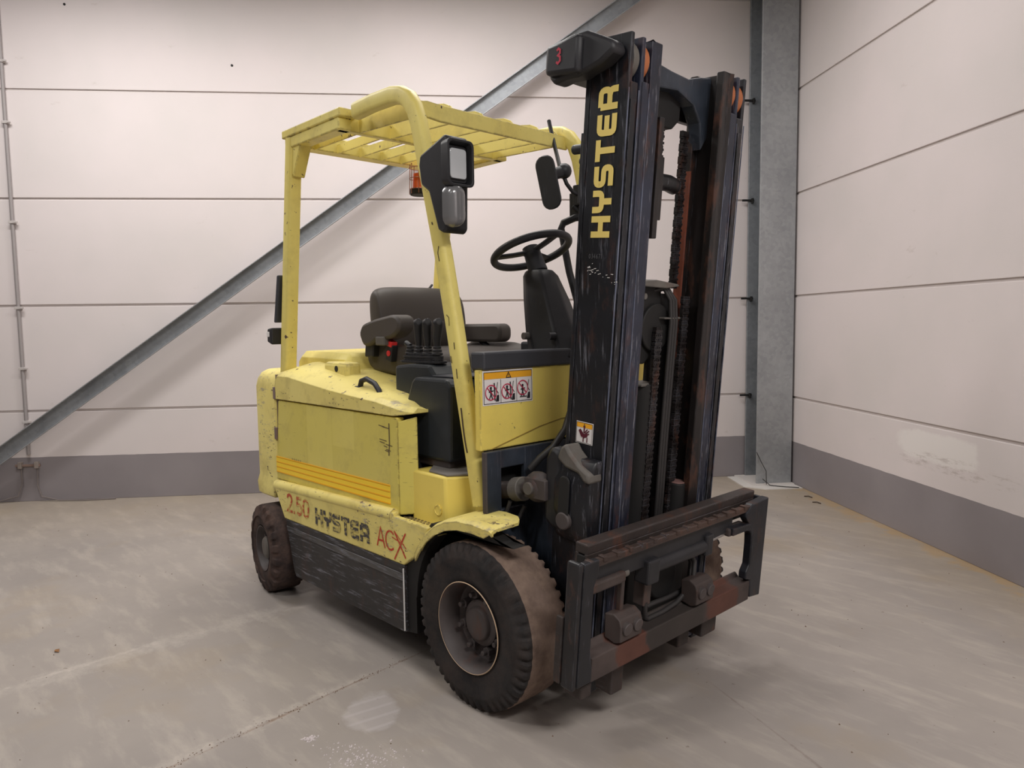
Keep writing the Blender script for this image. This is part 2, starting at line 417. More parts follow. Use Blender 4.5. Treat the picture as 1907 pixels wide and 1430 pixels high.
# ------------------------------------------------------------------ the room shell
def room_box(name, a0,a1,b0,b1,z0,z1, mat, parent=None, bevel=0):
    m = MB().box(a0,a1,b0,b1,z0,z1).xf(lambda v: RM(v.x,v.y,v.z)); return m.build(name, mat, parent, bevel)
A_FRONT, B_LEFT, Z_CEIL = -9.0, 9.0, 5.6
fl = MB().box(A_FRONT,A_BACK+.2,B_RIGHT-.2,B_LEFT,-.2,0).xf(lambda v: RM(v.x,v.y,v.z)).build('floor', FLOOR); fl['kind'] = 'structure'
CEIL = plain('ceiling_sheet', (128,126,126), .8)
ce = room_box('ceiling', A_FRONT,A_BACK+.2,B_RIGHT-.2,B_LEFT,Z_CEIL,Z_CEIL+.1, CEIL); ce['kind'] = 'structure'
JZ = [0, .7008, 1.5072, 2.3082, 3.1060, 3.905, 4.705, Z_CEIL]
wb = room_box('wall_back', A_BACK+.012,A_BACK+.2,B_RIGHT-.2,B_LEFT,0,Z_CEIL, JOINT); wb['kind'] = 'structure'
wr = room_box('wall_right', A_FRONT,A_BACK+.2,B_RIGHT-.2,B_RIGHT-.012,0,Z_CEIL, JOINT); wr['kind'] = 'structure'
for i in range(7):
    g0 = .009 if i else 0; g1 = .009
    room_box('panel', A_BACK, A_BACK+.013, B_RIGHT-.012, B_LEFT, JZ[i]+g0, JZ[i+1]-g1, WALL, wb, .003)
    room_box('panel', A_FRONT, A_BACK, B_RIGHT-.013, B_RIGHT, JZ[i]+g0, JZ[i+1]-g1, WALL, wr, .003)
FARW = plain('far_wall_grey', (150,146,144), .8)
wl = room_box('wall_left', A_FRONT,A_BACK,B_LEFT,B_LEFT+.2,0,Z_CEIL, FARW); wl['kind'] = 'structure'
wf = room_box('wall_front', A_FRONT-.2,A_FRONT,B_RIGHT-.2,B_LEFT+.2,0,Z_CEIL, FARW); wf['kind'] = 'structure'

# steel column in the corner: H section, flanges parallel to the back wall
col = thing('steel_column', 'grey galvanised steel column standing in the corner of the two walls', 'column', RM(2.95,-2.13,0))
def chl(name, m, mat, parent, bevel=0, smooth=False, label=None):
    # build in world coordinates, then hang on a thing whose base sits elsewhere
    base = parent
    while base.parent: base = base.parent
    off = base.location.copy(); m.xf(lambda v: v-off)
    return m.build(name, mat, parent, bevel, smooth, label=label)
def rmb(m): return m.xf(lambda v: RM(v.x,v.y,v.z))
chl('front_flange', rmb(MB().box(2.775,2.795,-2.262,-1.972,.01,5.55)), GALV, col, .003)
chl('web', rmb(MB().box(2.79,3.10,-2.122,-2.108,.01,5.55)), GALVD, col)
chl('rear_flange', rmb(MB().box(3.095,3.115,-2.262,-2.015,.01,5.55)), GALVD, col, .003)
chl('base_plate', rmb(MB().box(2.74,3.125,-2.275,-1.93,0,.012)), plain('grout_pale_plate', (196,190,186), .8), col, .004)
for z in (JZ[1],JZ[2],JZ[3],JZ[4]):
    chl('panel_clip', rmb(MB().box(3.085,3.10,-2.06,-1.96,z-.012,z+.004).box(3.07,3.10,-2.05,-2.035,z-.03,z+.012)), DARK, col, .002)
ft = MB().prism([(2.60,-2.27),(2.60,-1.98),(2.72,-1.84),(3.10,-1.86),(3.12,-2.27)], 'z', .0, .006)
ft = rmb(ft).build('grout_footing', plain('grout_pale', (206,202,198), .8)); tag(ft, 'pale cracked grout patch on the floor around the column foot', 'grout')
for k, pts in enumerate(([(2.70,-2.02,.02),(2.73,-2.03,.12),(2.74,-1.99,.20),(2.765,-1.965,.27)], [(2.73,-2.0,.06),(2.70,-2.05,.012),(2.63,-2.15,.012),(2.60,-2.24,.01)])):
    w = MB().tube([RM(*p) for p in pts], .0035, 6).build('wire', RUBH, None, 0, True)
    tag(w, ['thin dark wire standing up against the foot of the steel column','thin dark wire lying on the grout patch by the column'][k], 'wire')

# diagonal galvanised brace in front of the back wall
br = thing('diagonal_brace', 'long galvanised steel brace running diagonally across the back wall', 'brace', RM(2.98,3.85,.2))
p0 = Vector((2.98, 4.55)); 
def bz(b, lo):   # brace edges on the a = 3.0 plane (b, z) measured
    return (.449 + (3.849-b)*(3.818-.449)/(3.849+.894)) if not lo else (.310 + (3.858-b)*(3.823-.310)/(3.858+1.087))
B0, B1 = 4.24, -2.0
chl('web', rmb(MB().hexa([(2.995,B0,bz(B0,1)),(2.995,B1,bz(B1,1)),(3.003,B1,bz(B1,1)),(3.003,B0,bz(B0,1)),(2.995,B0,bz(B0,0)),(2.995,B1,bz(B1,0)),(3.003,B1,bz(B1,0)),(3.003,B0,bz(B0,0))])), GALVD, br, .002)
for lo, nm in ((0,'upper_flange'),(1,'lower_flange')):
    s_ = -.008 if not lo else .0
    chl(nm, rmb(MB().hexa([(2.955 if not lo else 2.985,B0,bz(B0,lo)+s_),(2.955 if not lo else 2.985,B1,bz(B1,lo)+s_),(3.003,B1,bz(B1,lo)+s_),(3.003,B0,bz(B0,lo)+s_),
        (2.955 if not lo else 2.985,B0,bz(B0,lo)+s_+.008),(2.955 if not lo else 2.985,B1,bz(B1,lo)+s_+.008),(3.003,B1,bz(B1,lo)+s_+.008),(3.003,B0,bz(B0,lo)+s_+.008)])), GALV, br, .001)

# conduit on the back wall
cdm = plain('grey_conduit', (150,144,144), .5)
cn = thing('conduit_pipe', 'thin grey conduit pipe clipped upright to the left end of the back wall', 'pipe', RM(A_BACK,3.71,.37))
chl('pipe', MB().tube([RM(A_BACK-.018,3.71,.37), RM(A_BACK-.018,3.71,5.5)], .0125, 12), cdm, cn, 0, True)
for z in (1.03,1.49,2.13,2.86,3.30,4.0,.62):
    chl('pipe_clip', rmb(MB().box(A_BACK-.036,A_BACK,3.688,3.732,z-.008,z+.012).box(A_BACK-.04,A_BACK-.02,3.67,3.69,z-.004,z+.01)), plain('clip_grey',(190,184,182),.5), cn, .002)
cb = thing('cable_clamp_bar', 'short brown clamp bar with cable clips on grey wall base', 'clamp', RM(A_BACK,3.72,.28))
chl('bar', rmb(MB().box(A_BACK-.02,A_BACK,3.635,3.815,.275,.292)), plain('clamp_brown',(140,118,108),.6), cb, .003)
for b in (3.655,3.775): chl('clip', rmb(MB().box(A_BACK-.035,A_BACK,b-.014,b+.014,.262,.312)), plain('clip_steel',(168,158,152),.5,.4), cb, .003)
for k,(pts,lb) in enumerate((([(3.12,3.775,.275),(3.11,3.77,.14),(3.10,3.80,.05),(3.09,3.95,.012),(3.08,4.3,.01)],'thin grey cable dropping from the clamp bar and going left along the floor'),
               ([(3.12,3.655,.27),(3.115,3.66,.12),(3.105,3.63,.04),(3.09,3.5,.01),(3.07,3.3,.008),(3.09,3.08,.008)],'thin grey cable dropping from the clamp bar and lying right along the wall base'))):
    c = MB().tube([RM(*p) for p in pts], .005, 8).build('cable', plain('cable_grey',(120,112,110),.6), None, 0, True); tag(c, lb, 'cable')
for (b_,z_) in ((3.25,3.725),(2.067,3.31)):
    chq = MB().cyl(RM(A_BACK+.001,b_,z_), RM(A_BACK-.004,b_,z_), .009, 12).build('anchor_plug', DARK, wb)
# floor crumbs
gr = MB()
rnd = random.Random(3)
def crumb(m, x, y, r):
    vs = []
    for i in range(6):
        d = [(1,0,0),(-1,0,0),(0,1,0),(0,-1,0),(0,0,1),(0,0,-.2)][i]; k = r*rnd.uniform(.6,1.3)
        vs.append((x+d[0]*k, y+d[1]*k, max(0,d[2]*k)+.0005))
    m.add(vs, [(0,2,4),(2,1,4),(1,3,4),(3,0,4),(2,0,5),(1,2,5),(3,1,5),(0,3,5)])
for (a,b,sa,sb,n) in ((-.618,.80,.03,.06,130),(-.55,.86,.02,.05,50),(-.48,.985,.012,.012,60)):
    for k in range(n):
        p = RM(a+rnd.gauss(0,sa), b+rnd.gauss(0,sb)); crumb(gr, p.x, p.y, rnd.uniform(.0015,.0045))
g = gr.build('plaster_crumbs', plain('crumb_white',(205,196,196),.9)); g['kind']='stuff'; tag(g, 'heap of pale plaster crumbs on the floor before the front tyre', 'debris')
g2 = MB()
for k in range(230):
    a = rnd.uniform(-.9,2.9); b = rnd.uniform(-2.2,3.4); p = RM(a,b); crumb(g2, p.x, p.y, rnd.uniform(.001,.004))
for k in range(160):
    a = rnd.uniform(-.2,.95); a = rnd.uniform(-.7,.05); b = .754-1.09*a+rnd.gauss(0,.012); p = RM(a,b); crumb(g2, p.x, p.y, rnd.uniform(.001,.003))
g2 = g2.build('floor_grit', plain('grit_brown',(112,92,76),.9)); g2['kind']='stuff'; tag(g2, 'brown grit scattered over the concrete floor', 'grit')
lf = MB(); p = RM(.304,2.146); lf.add([(p.x-.02,p.y,.002),(p.x,p.y+.012,.008),(p.x+.022,p.y+.004,.003),(p.x+.004,p.y-.01,.006)], [(0,1,2,3)])
lf.box(p.x-.006,p.x+.006,p.y-.003,p.y+.003,0,.004)
tag(lf.build('wood_chip', plain('chip_brown',(140,100,62),.8)), 'small brown chip lying on the floor left of the forklift', 'chip')
for k,(a,b) in enumerate(((2.146,-2.14),(2.324,-2.17))):
    p = RM(a,b); m = MB(); m.tube([(p.x-.03,p.y,.004),(p.x,p.y+.008,.008),(p.x+.03,p.y+.002,.004)], .004, 6)
    tag(m.build('twig', plain('twig_dark',(70,56,46),.8), None, 0, True), ['dark twig on the floor nearer the carriage, right of the other','dark twig on the floor nearer the column'][k], 'twig')

# ================================================================== the forklift
FK = thing('forklift', 'worn yellow and black electric forklift with its mast facing right', 'forklift', (0,0,0))

# ---- chassis sides (both), battery cover, counterweight
YS = .57
for s in (-1, 1):
    yo = s*YS
    pr = [(-1.50,.560),(-1.495,.535),(-1.395,.405),(-.405,.408),(-.318,.478),(-.27,.535),(-.235,.572)]
    pr += [(-.235,.590),(-.30,.590)]
    MB().prism([(-1.495,.550),(-1.395,.405),(-.405,.408),(-.33,.455),(-.275,.525),(-.24,.585),(-.47,.585),(-.47,.60)], 'y', yo, yo-s*.03).build('sill_panel', YELW, FK, .005)
    if s == -1:
        lip = MB().tube([(-1.50,-.548,.548),(-1.49,-.548,.55),(-.50,-.548,.583),(-.485,-.548,.583)], .026, 14)
        lip.build('sill_lip', YELW, FK, 0, True)
    MB().prism([(-1.385,.405),(-1.318,.165),(-1.30,.14),(-.403,.141),(-.403,.408)], 'y', yo, yo-s*.05).build('lower_side_panel', SIDE, FK, .006)
# scraped rubbing strips on the visible lower side
m = MB().tube([(-.403,-.5715,.15),(-.403,-.5715,.395)], .003, 6); m.build('scraped_edge', BARE, FK, label='bare scraped front edge of the black side panel')
MB().prism([(-1.37,.375),(-1.36,.35),(-.41,.345),(-.41,.375)], 'y', -.570, -.574).build('rub_strip', m_black('scraped_rub_strip',(56,55,56),(92,90,88),.3,1.0,.6,False,.52), FK, .002)
# chassis core
MB().prism([(-1.38,.16),(-.44,.16),(-.42,.53),(-1.46,.53)], 'y', -.53, .53).build('chassis', DARK, FK)
# black rear side frame behind the front wheel (wheel-well plate)
wa = [(-.403,.141),(-.345,.15),(-.345,.29)]+[(.0+.34*math.cos(math.radians(t)), .29+.34*math.sin(math.radians(t))) for t in range(178,60,-8)]+[(.20,.60),(-.24,.60),(-.40,.42)]
for s in (-1,1): MB().prism(wa, 'y', s*.555, s*.50).build('wheel_arch', DARK, FK, .004)
# battery cover side panels
for s in (-1,1):
    y0 = s*.53
    pn = MB().prism([(-1.545,.570),(-.480,.582),(-.480,.966),(-1.50,.966)], 'y', y0, y0-s*.035)
    pn.build('battery_cover_panel', YELP, FK, .006)
    MB().hexa([(-.478,y0,.582),(-.408,s*.488,.592),(-.414,s*.480,.592),(-.488,s*.515,.582),(-.478,y0,.95),(-.408,s*.488,.972),(-.414,s*.480,.972),(-.488,s*.515,.95)]).build('cover_end', YELP, FK, .004)
if True:
    t = MB()
    zz = [.612,.630,.648,.664]
    for i in range(3):
        z0 = .600+i*.0245; t.hexa([(-1.538,-.532,z0+.012),(-.54,-.532,z0+.012+.006),(-.54,-.530,z0+.018),(-1.538,-.530,z0+.012),(-1.538,-.532,z0+.031),(-.54,-.532,z0+.037),(-.54,-.530,z0+.037),(-1.538,-.530,z0+.031)])
    t.build('reflective_stripe', TAPE, FK, 0, label='three bright yellow tape stripes along the battery cover')
    t = MB()
    for i in range(4):
        z0 = .6095+i*.0245; t.hexa([(-1.538,-.5325,z0-.0015),(-.54,-.5325,z0+.0045),(-.54,-.530,z0+.0045),(-1.538,-.530,z0-.0015),(-1.538,-.5325,z0+.0035),(-.54,-.5325,z0+.0095),(-.54,-.530,z0+.0095),(-1.538,-.530,z0+.0035)])
    t.build('stripe_ridge', TAPE2, FK)
    p = Print((-.535,-.5315,.94), (1,0,0), (0,0,1)); p.stroke([(0,0),(.0,-.08),(-.006,-.13)], .006)
    for k in range(9): q = rnd.uniform(-.10,-.02); h = -rnd.uniform(.0,.14); p.stroke([(q,h),(q+rnd.uniform(.02,.06),h-.004)], .003)
    p.build('paint_scratch', plain('scratch_dark',(88,72,56),.7), FK, label='dark scratches at the top front corner of the battery cover')
    p = Print((-1.545,-.531,.69), (1,0,0), (0,0,1))
    for k in range(5): p.stroke([(.17+k*.02,0),(.183+k*.02,0)], .012)
    p.build('faded_stamp', plain('stamp_faint',(176,160,90),.6), FK)

# cover hood on top (lofted across)
def hood_ring(x, zl, zb, zt, zm, w=.535, w2=.40):
    return [(x,-w,zl),(x,-w,zb),(x,-w+.02,zb+.018),(x,-w2,zt),(x,-.2,zm),(x,.2,zm),(x,w2,zt),(x,w-.02,zb+.018),(x,w,zb),(x,w,zl)]
rg = [hood_ring(-1.515,.972,1.06,1.085,1.10), hood_ring(-1.49,.972,1.085,1.125,1.135), hood_ring(-1.38,.972,1.085,1.15,1.155), hood_ring(-1.20,.972,1.065,1.13,1.14),
      hood_ring(-1.0,.972,1.045,1.10,1.11), hood_ring(-.80,.972,1.03,1.07,1.08), hood_ring(-.62,.972,1.018,1.045,1.05), hood_ring(-.50,.972,1.003,1.02,1.03), hood_ring(-.45,.978,.992,.998,1.0,.52), hood_ring(-.41,.985,.988,.990,.992,.50)]
MB().loft(rg).build('battery_hood', YELW, FK, .006, True, 2)
MB().box(-1.50,-.49,-.49,.49,.55,.975).build('battery_box', DARK, FK)
# raised centre block under and behind seat
MB().loft([[(x,-w,1.08),(x,-w,z-.03),(x,-w+.03,z),(x,w-.03,z),(x,w,z-.03),(x,w,1.08)] for x,w,z in ((-1.62,.34,1.10),(-1.60,.36,1.175),(-1.57,.36,1.20),(-1.15,.36,1.195),(-1.13,.36,1.18),(-1.10,.36,1.11))]).build('seat_plinth', YEL, FK, .006, True)
MB().box(-1.16,-.75,-.26,.26,1.0,1.09).build('seat_mount_block', YELW, FK, .012)
MB().box(-1.24,-1.03,-.42,-.34,1.04,1.158).build('hood_latch_block', YELW, FK, .018)
MB().cyl((-1.12,-.422,1.128),(-1.12,-.416,1.128),.014,16).build('latch_hole', DARK, FK)
# hood handle
hd = MB().tube([(-.868,-.455,1.05),(-.85,-.455,1.088),(-.81,-.455,1.098),(-.74,-.46,1.082),(-.70,-.465,1.055),(-.685,-.468,1.02)], .012, 10)
hd.box(-.885,-.848,-.472,-.438,1.03,1.065).box(-.705,-.662,-.485,-.452,1.005,1.036)
hd.build('hood_handle', PLAS, FK, .004, True, label='black grab handle on the yellow hood')

# counterweight
def cw_ring(z, e=0, xf_=-1.53):
    r = .2
    pts = [(xf_,-.53-e)]+[(-1.70-e*.0+ (r+e)*math.cos(math.radians(t)), -.33+(r+e)*math.sin(math.radians(t))) for t in (270,255,240,225,210,195,180)]
    pts += [(-1.70+(r+e)*math.cos(math.radians(t)), .33+(r+e)*math.sin(math.radians(t))) for t in (180,165,150,135,120,105,90)]+[(xf_,.53+e)]
    return [(x,y,z) for x,y in pts]
MB().loft([cw_ring(.47,.008,-1.56), cw_ring(.52,.012,-1.55), cw_ring(.56,0), cw_ring(.60,0), cw_ring(1.02,0), cw_ring(1.06,-.01), cw_ring(1.09,-.03), cw_ring(1.105,-.06)]).build('counterweight', YELW, FK, .008, True)
MB().box(-1.535,-1.522,-.522,-.50,.57,1.09).build('hinge_strip', m_black('hinge_worn',(120,100,84),(168,152,120),.5,.5), FK)
for z in (.80,1.0): MB().box(-1.54,-1.518,-.537,-.50,z-.03,z+.03).build('hinge', m_black('hinge_rust',(110,88,80),(150,130,126),.5,.5), FK, .003)

# ---- wheels
def tyre(name, cx, cy, r, w, rim, mats, nlug, lug, parent, rotz=0, inset=.0, out=-1, sq=.02):
    NA = 240 if nlug > 30 else 180
    rings = []; mi = []
    # profile: (radius, axial 0 = outer face .. 1 = inner face, lug weight, material)
    prof = [(rim,.10,0,0),(rim+.006,.03,0,0),(rim+.03,.0,0,0),(rim+.05,.012,0,0),(r-.055,-.03,0,0),(r-.045,-.018,0,0),(r-.03,0,.4,0),(r-.014,.02,1,0),(r-.004,.055,1,0),(r-.001,.13,.35,0),(r,.17,0,1),(r,.5,0,1),(r,.83,0,1),(r-.001,.87,.35,1),(r-.004,.945,1,0),(r-.03,1.0,.3,0),(rim+.05,1.0,0,0),(rim,.9,0,0)]
    vs = []; fs = []; ms = []
    n = len(prof)
    for k in range(NA):
        a = 2*PI*k/NA; ph = (k*nlug/NA) % 1; g = 1 if ph < .38 else 0
        rn = random.Random(k*7+3).uniform(-1,1)
        for (rr, ax, lw, _) in prof:
            q = rr - lug*lw*g*(.75+.35*random.Random(int(k*nlug/NA)+11).random()) + lw*.0014*rn; y = (ax*w) + (lug*.6*lw*g if ax < .5 else -lug*.6*lw*g)
            z = max(q*math.sin(a), -r+.0005)
            vs.append((q*math.cos(a), out*(w/2-y), z))
    for k in range(NA):
        k2 = (k+1) % NA
        for i in range(n-1): fs.append((k*n+i,k2*n+i,k2*n+i+1,k*n+i+1)); ms.append(1 if prof[i][3] or prof[i+1][3] else 0)
    m = MB(); m.v = vs; m.f = fs; m.mi = ms
    c, s_ = math.cos(rotz), math.sin(rotz)
    def place(mm): return mm.xf(lambda v: Vector((cx+v.x*c-v.y*s_, cy+v.x*s_+v.y*c, r+v.z)))
    return place(m).build(name, mats, parent, 0, True), place
RD, RW = .2893, .2085
for s in (-1, 1):
    cy = s*(.590-RW/2)
    ty, place = tyre('drive_tyre', 0, cy, RD, RW, .150, (TYS,TYT), 46, .0085, FK, 0, out=s*-1*-1)
    o = s*RW/2
    rim = MB().lathe([(.156,o-s*-.003),(.150,o-s*.004),(.143,o-s*.05),(.138,o-s*.078),(.118,o-s*.088),(.060,o-s*.070)], 56)
    place(rim).build('rim', RIMM, ty, 0, True)
    place(MB().lathe([(.1555,o+s*.004),(.1565,o+s*.005),(.1590,o+s*.003)], 72)).build('rim_edge', plain('rim_edge_pale',(186,160,132),.5), ty, 0, True, label='pale bare rim edge ring')
    hub = MB().lathe([(.082,o-s*.085),(.080,o-s*.058),(.070,o-s*.052),(.060,o-s*.052),(.057,o-s*.040),(.050,o-s*.035),(.0001,o-s*.037)], 40)
    place(hub).build('wheel_hub', RIMM, ty, 0, True)
    for k in range(8):
        a = 2*PI*k/8+.3; x, z = .100*math.cos(a), .100*math.sin(a)
        nt = MB().cyl((x,o-s*.085,z),(x,o-s*.055,z),.018,6).cyl((x,o-s*.06,z),(x,o-s*.038,z),.009,10)
        place(nt).build('wheel_nut', RIMM, ty, .002)
RS, WS = .2186, .16
for s in (-1, 1):
    ty, place = tyre('steer_tyre', -1.59, s*.520, RS, WS, .112, (TYR,TYR), 20, .013, FK, -.1543, out=s)
    o = s*WS/2
    place(MB().lathe([(.114,o-s*.004),(.108,o-s*.006),(.100,o-s*.03),(.090,o-s*.05),(.055,o-s*.055)], 40)).build('rim', RIMM, ty, 0, True)
    place(MB().lathe([(.058,o-s*.06),(.056,o-s*.025),(.048,o-s*.015),(.03,o-s*.012),(.0001,o-s*.012)], 30)).build('wheel_hub', CASTG, ty, 0, True)
    for k in range(5):
        a = 2*PI*k/5; x, z = .075*math.cos(a), .075*math.sin(a)
        place(MB().cyl((x,o-s*.055,z),(x,o-s*.035,z),.010,6)).build('wheel_nut', RIMM, ty)
MB().cyl((0,-.42,RD),(0,.42,RD),.085,20).box(-.13,.13,-.28,.28,.18,.45).build('drive_axle', DARK, FK)
MB().cyl((-1.59,-.44,.219),(-1.59,.44,.219),.045,14).build('steer_axle', DARK, FK)

# ---- fender over front right wheel (and its twin)
for s in (-1,1):
    rr = .355
    path = [(-.300,.492),(-.285,.515),(-.265,.542),(-.235,.575),(-.18,.615),(-.12,.643),(-.05,.660),(.03,.664),(.09,.660),(.112,.656),(.122,.650)]
    rings = []
    for i,(x,z) in enumerate(path):
        yin = .43 if i > 4 else .53
        if i == 9: yin = .445
        if i == 10: yin = .46
        yo = .590 if i < 9 else .583
        d = .040 if i < 9 else .022
        rings.append([(x,s*yo,z-d),(x,s*(yo+.001),z-.010),(x,s*(yo-.006),z-.003),(x,s*(yo-.018),z+.001),(x,s*yin,z+.004),(x,s*yin,z-.006),(x,s*(yo-.022),z-.009),(x,s*(yo-.010),z-.014),(x,s*(yo-.008),z-d)])
    MB().loft(rings).build('front_fender', YELW, FK, 0, True)
# tread plate step
tp = MB().box(-.475,-.20,-.555,-.49,.560,.572)
tp.build('step_plate', YELW, FK, .002)
st = MB()
for i in range(13):
    for j in range(4):
        x = -.465+i*.021+(.0105 if j%2 else 0); y = -.548+j*.016; st.box(x-.006,x+.006,y-.003,y+.003,.572,.577)
b = st.build('step_grip', m_black('grip_worn',(90,76,52),(150,132,80),.3,.3), FK, .001); b['kind'] = 'stuff'

# ---- floor pan / yellow body box beside the driver's feet
MB().prism([(-.44,-.49),(-.435,-.498),(-.225,-.500),(-.17,-.41),(-.10,-.40),(-.10,.40),(-.17,.41),(-.225,.5),(-.435,.498),(-.44,.49)], 'z', .55, .765).build('lower_body', YELB, FK, .012, True)
MB().prism([(-.34,-.485),(-.225,-.492),(-.165,-.40),(-.10,-.39),(-.10,.39),(-.42,.39),(-.42,-.40)], 'z', .766, .774).build('floor_mat', MATG, FK, .002)
cp = MB().lathe([(.0001,-.5005),(.021,-.5005),(.022,-.504),(.017,-.505),(.016,-.503),(.0001,-.503)], 24, 'y', (-.268,0,.635)); cp.build('round_cap', YELB, FK, 0, True)

# ---- front cowl
CXF = -.03
cw = MB().box(CXF-.03,CXF,-.490,.452,.882,1.165); cw.build('front_cowl', YELB, FK, .004)
MB().tube([(CXF+.001,-.44,.884),(CXF+.001,-.35,.905),(CXF+.001,-.20,.940),(CXF+.001,-.08,.958),(CXF+.001,.08,.965),(CXF+.001,.25,.94),(CXF+.001,.42,.89)], .0022, 6).build('cowl_seam', plain('seam_dark_yellow',(150,124,52),.6), FK)
MB().box(CXF-.06,CXF+.012,-.482,.458,1.165,1.228).build('cowl_cap', DASH, FK, .008)
MB().prism([(-.36,.80),(-.06,1.16),(-.06,1.215),(-.30,1.215),(-.40,1.0)], 'y', -.20, .45).build('dashboard', PLAS, FK, .02)
MB().prism([(-.09,1.165),(-.03,1.165),(-.03,1.22),(-.30,1.245),(-.44,1.245),(-.44,1.19)], 'y', .10, .46).build('dash_shelf', DASH, FK, .01)

# decal on the cowl (three pictograms)
def lab(P, x, y, w, h): return [(x,y),(x+w,y),(x+w,y+h),(x,y+h)]
LO = (CXF+.0015, -.480, 1.040)
P0 = Print(LO, (0,1,0), (0,-.0,1))
LW, LH = .245, .122
P0.fill(lab(P0,0,0,LW,LH)); lb = P0.build('warning_label', WHITE, FK, 'white and orange warning label with three pictograms on the yellow cowl')
P1 = Print((LO[0]+.001,)+LO[1:], (0,1,0), (0,0,1)); P1.fill(lab(P1,.006,LH-.030,LW-.012,.024)); P1.build('orange_band', LORG, lb)
P2 = Print((LO[0]+.002,)+LO[1:], (0,1,0), (0,0,1))
P2.stroke([(.006,.006),(LW-.006,.006),(LW-.006,LH-.006),(.006,LH-.006)], .0018, True)
P2.stroke([(LW/2-.011,LH-.028),(LW/2,LH-.009),(LW/2+.011,LH-.028)], .003, True); P2.stroke([(LW/2,LH-.024),(LW/2,LH-.016)], .002)
for i in range(3):
    x = .010+i*.077; cx = x+.028; cy = .047
    P2.disc(cx,cy+.014,.005); P2.stroke([(cx,cy+.010),(cx+.001,cy-.008)], .007); P2.stroke([(cx,cy-.008),(cx-.008,cy-.026)], .004); P2.stroke([(cx,cy-.008),(cx+.008,cy-.026)], .004); P2.stroke([(cx-.009,cy),(cx+.012,cy+.004)], .004)
    P2.stroke([(x+.044,.078),(x+.047,.015)] if i != 2 else [(x+.014,.02),(x+.05,.02)], .005 if i != 2 else .003)
    P2.stroke([(x+.060,.080),(x+.054,.052),(x+.064,.040)], .0025)
    P2.fill([(x+.050,.012),(x+.066,.012),(x+.066,.036),(x+.056,.034)])
    if i: P2.stroke([(x-.002,.006),(x-.002,LH-.032)], .0016)
P2.build('pictogram_black', LBLK, lb)
for i in range(3):
    P3 = Print((LO[0]+.003,)+LO[1:], (0,1,0), (0,0,1)); cx = .010+i*.077+.028; cy = .045+(.008 if i==2 else 0)
    P3.circle(cx,cy,.026,.0034); P3.stroke([(cx-.018,cy+.018),(cx+.018,cy-.018)], .003); P3.build('prohibition_ring', LRED, lb)

# ---- console with levers
cy0, cy1 = -.405, -.17
MB().prism([(-.70,.95),(-.70,1.155),(-.60,1.165),(-.465,1.165),(-.42,1.12),(-.42,.97),(-.44,.95)], 'y', cy0+.02, cy1).build('console_upper', CONS, FK, .012)
MB().prism([(-.575,.80),(-.575,.98),(-.52,1.10),(-.50,1.118),(-.30,1.118),(-.27,1.09),(-.28,.80)], 'y', cy0-.025, cy1).build('console_lower', CONS, FK, .012)
MB().box(-.56,-.30,cy0-.012,cy1,.77,.81).build('console_foot', RIMM, FK, .006)
MB().box(-.50,-.28,cy0+.02,cy1-.02,1.118,1.126).build('console_tray', DASH, FK, .004)
for (x,z) in ((-.62,1.04),(-.55,.99),(-.54,.83)): MB().cyl((x,cy0+.02 if x<-.6 else cy0-.025,z),(x,cy0-.001 if x<-.6 else cy0-.03,z),.006,10).build('screw', CASTG, FK)
gm = MB()
for k in range(4):
    z = 1.168+k*.010; e = .006*(k%2)
    gm.prism(rrect(-.715+e+k*.006,-.455-e-k*.006,-.36+e+k*.004,-.28-e-k*.004,.03), 'z', z, z+.009)
gm.build('lever_gaiter', PLAS, FK, .003)
for k in range(4):
    x = -.675+k*.062; yy = -.32
    lv = MB()
    for j in range(3): lv.cyl((x,yy,1.20+j*.013),(x,yy,1.211+j*.013),.023-.003*j,14)
    xx = x+(.012 if k==3 else 0)
    if k == 0: lv.tube([(x,yy,1.235),(x-.03,yy,1.25)],.012,10)
    else: lv.tube([(x,yy,1.23),(x+.004,yy-.003,1.27),(xx+.006,yy-.006,1.315),(xx+.012,yy-.01,1.335),(xx+.024,yy-.014,1.338)], [.013,.017,.019,.021,.014], 14)
    lv.build('hydraulic_lever', PLAS, FK, .002, True)

# ---- seat
st = MB().loft([[(x,y,z) for x,z in ((-1.04,zb),(-1.11,zb+.03),(-1.12,zb+.09),(-1.08,zb+.145),(-.90,zb+.13),(-.70,zb+.135),(-.62,zb+.10),(-.63,zb+.03),(-.70,zb))] for y,zb in ((-.27,1.125),(-.25,1.10),(-.20,1.08),(.27,1.08),(.335,1.09),(.36,1.12))])
st.build('seat_cushion', SEAT, FK, 0, True, subd=2)
def bk(y,e): 
    return [(-1.17+e,y,1.16),(-1.09,y,1.17),(-1.06,y,1.30),(-1.09,y,1.46),(-1.13,y,1.515-abs(e)),(-1.19+e,y,1.515-abs(e)),(-1.22+e,y,1.45),(-1.20+e,y,1.28)]
MB().loft([bk(-.205,.05), bk(-.19,.02), bk(-.14,0), bk(.05,-.0), bk(.26,0), bk(.31,.02), bk(.325,.05)]).build('seat_backrest', SEAT, FK, 0, True, subd=2)
MB().tube([(-1.17,.15,1.50),(-1.20,.2,1.53)], .006, 8).build('document_holder_wire', PLAS, FK)
ar = MB().prism(ra([(-1.075,1.285),(-1.05,1.33),(-.95,1.352),(-.80,1.372),(-.755,1.36),(-.745,1.31),(-.80,1.272),(-.90,1.255),(-.93,1.262),(-.98,1.235),(-1.04,1.225),(-1.075,1.285)],.03,3)[:-1], 'y', -.325, -.235)
ar.build('armrest', SEAT, FK, .014, True)
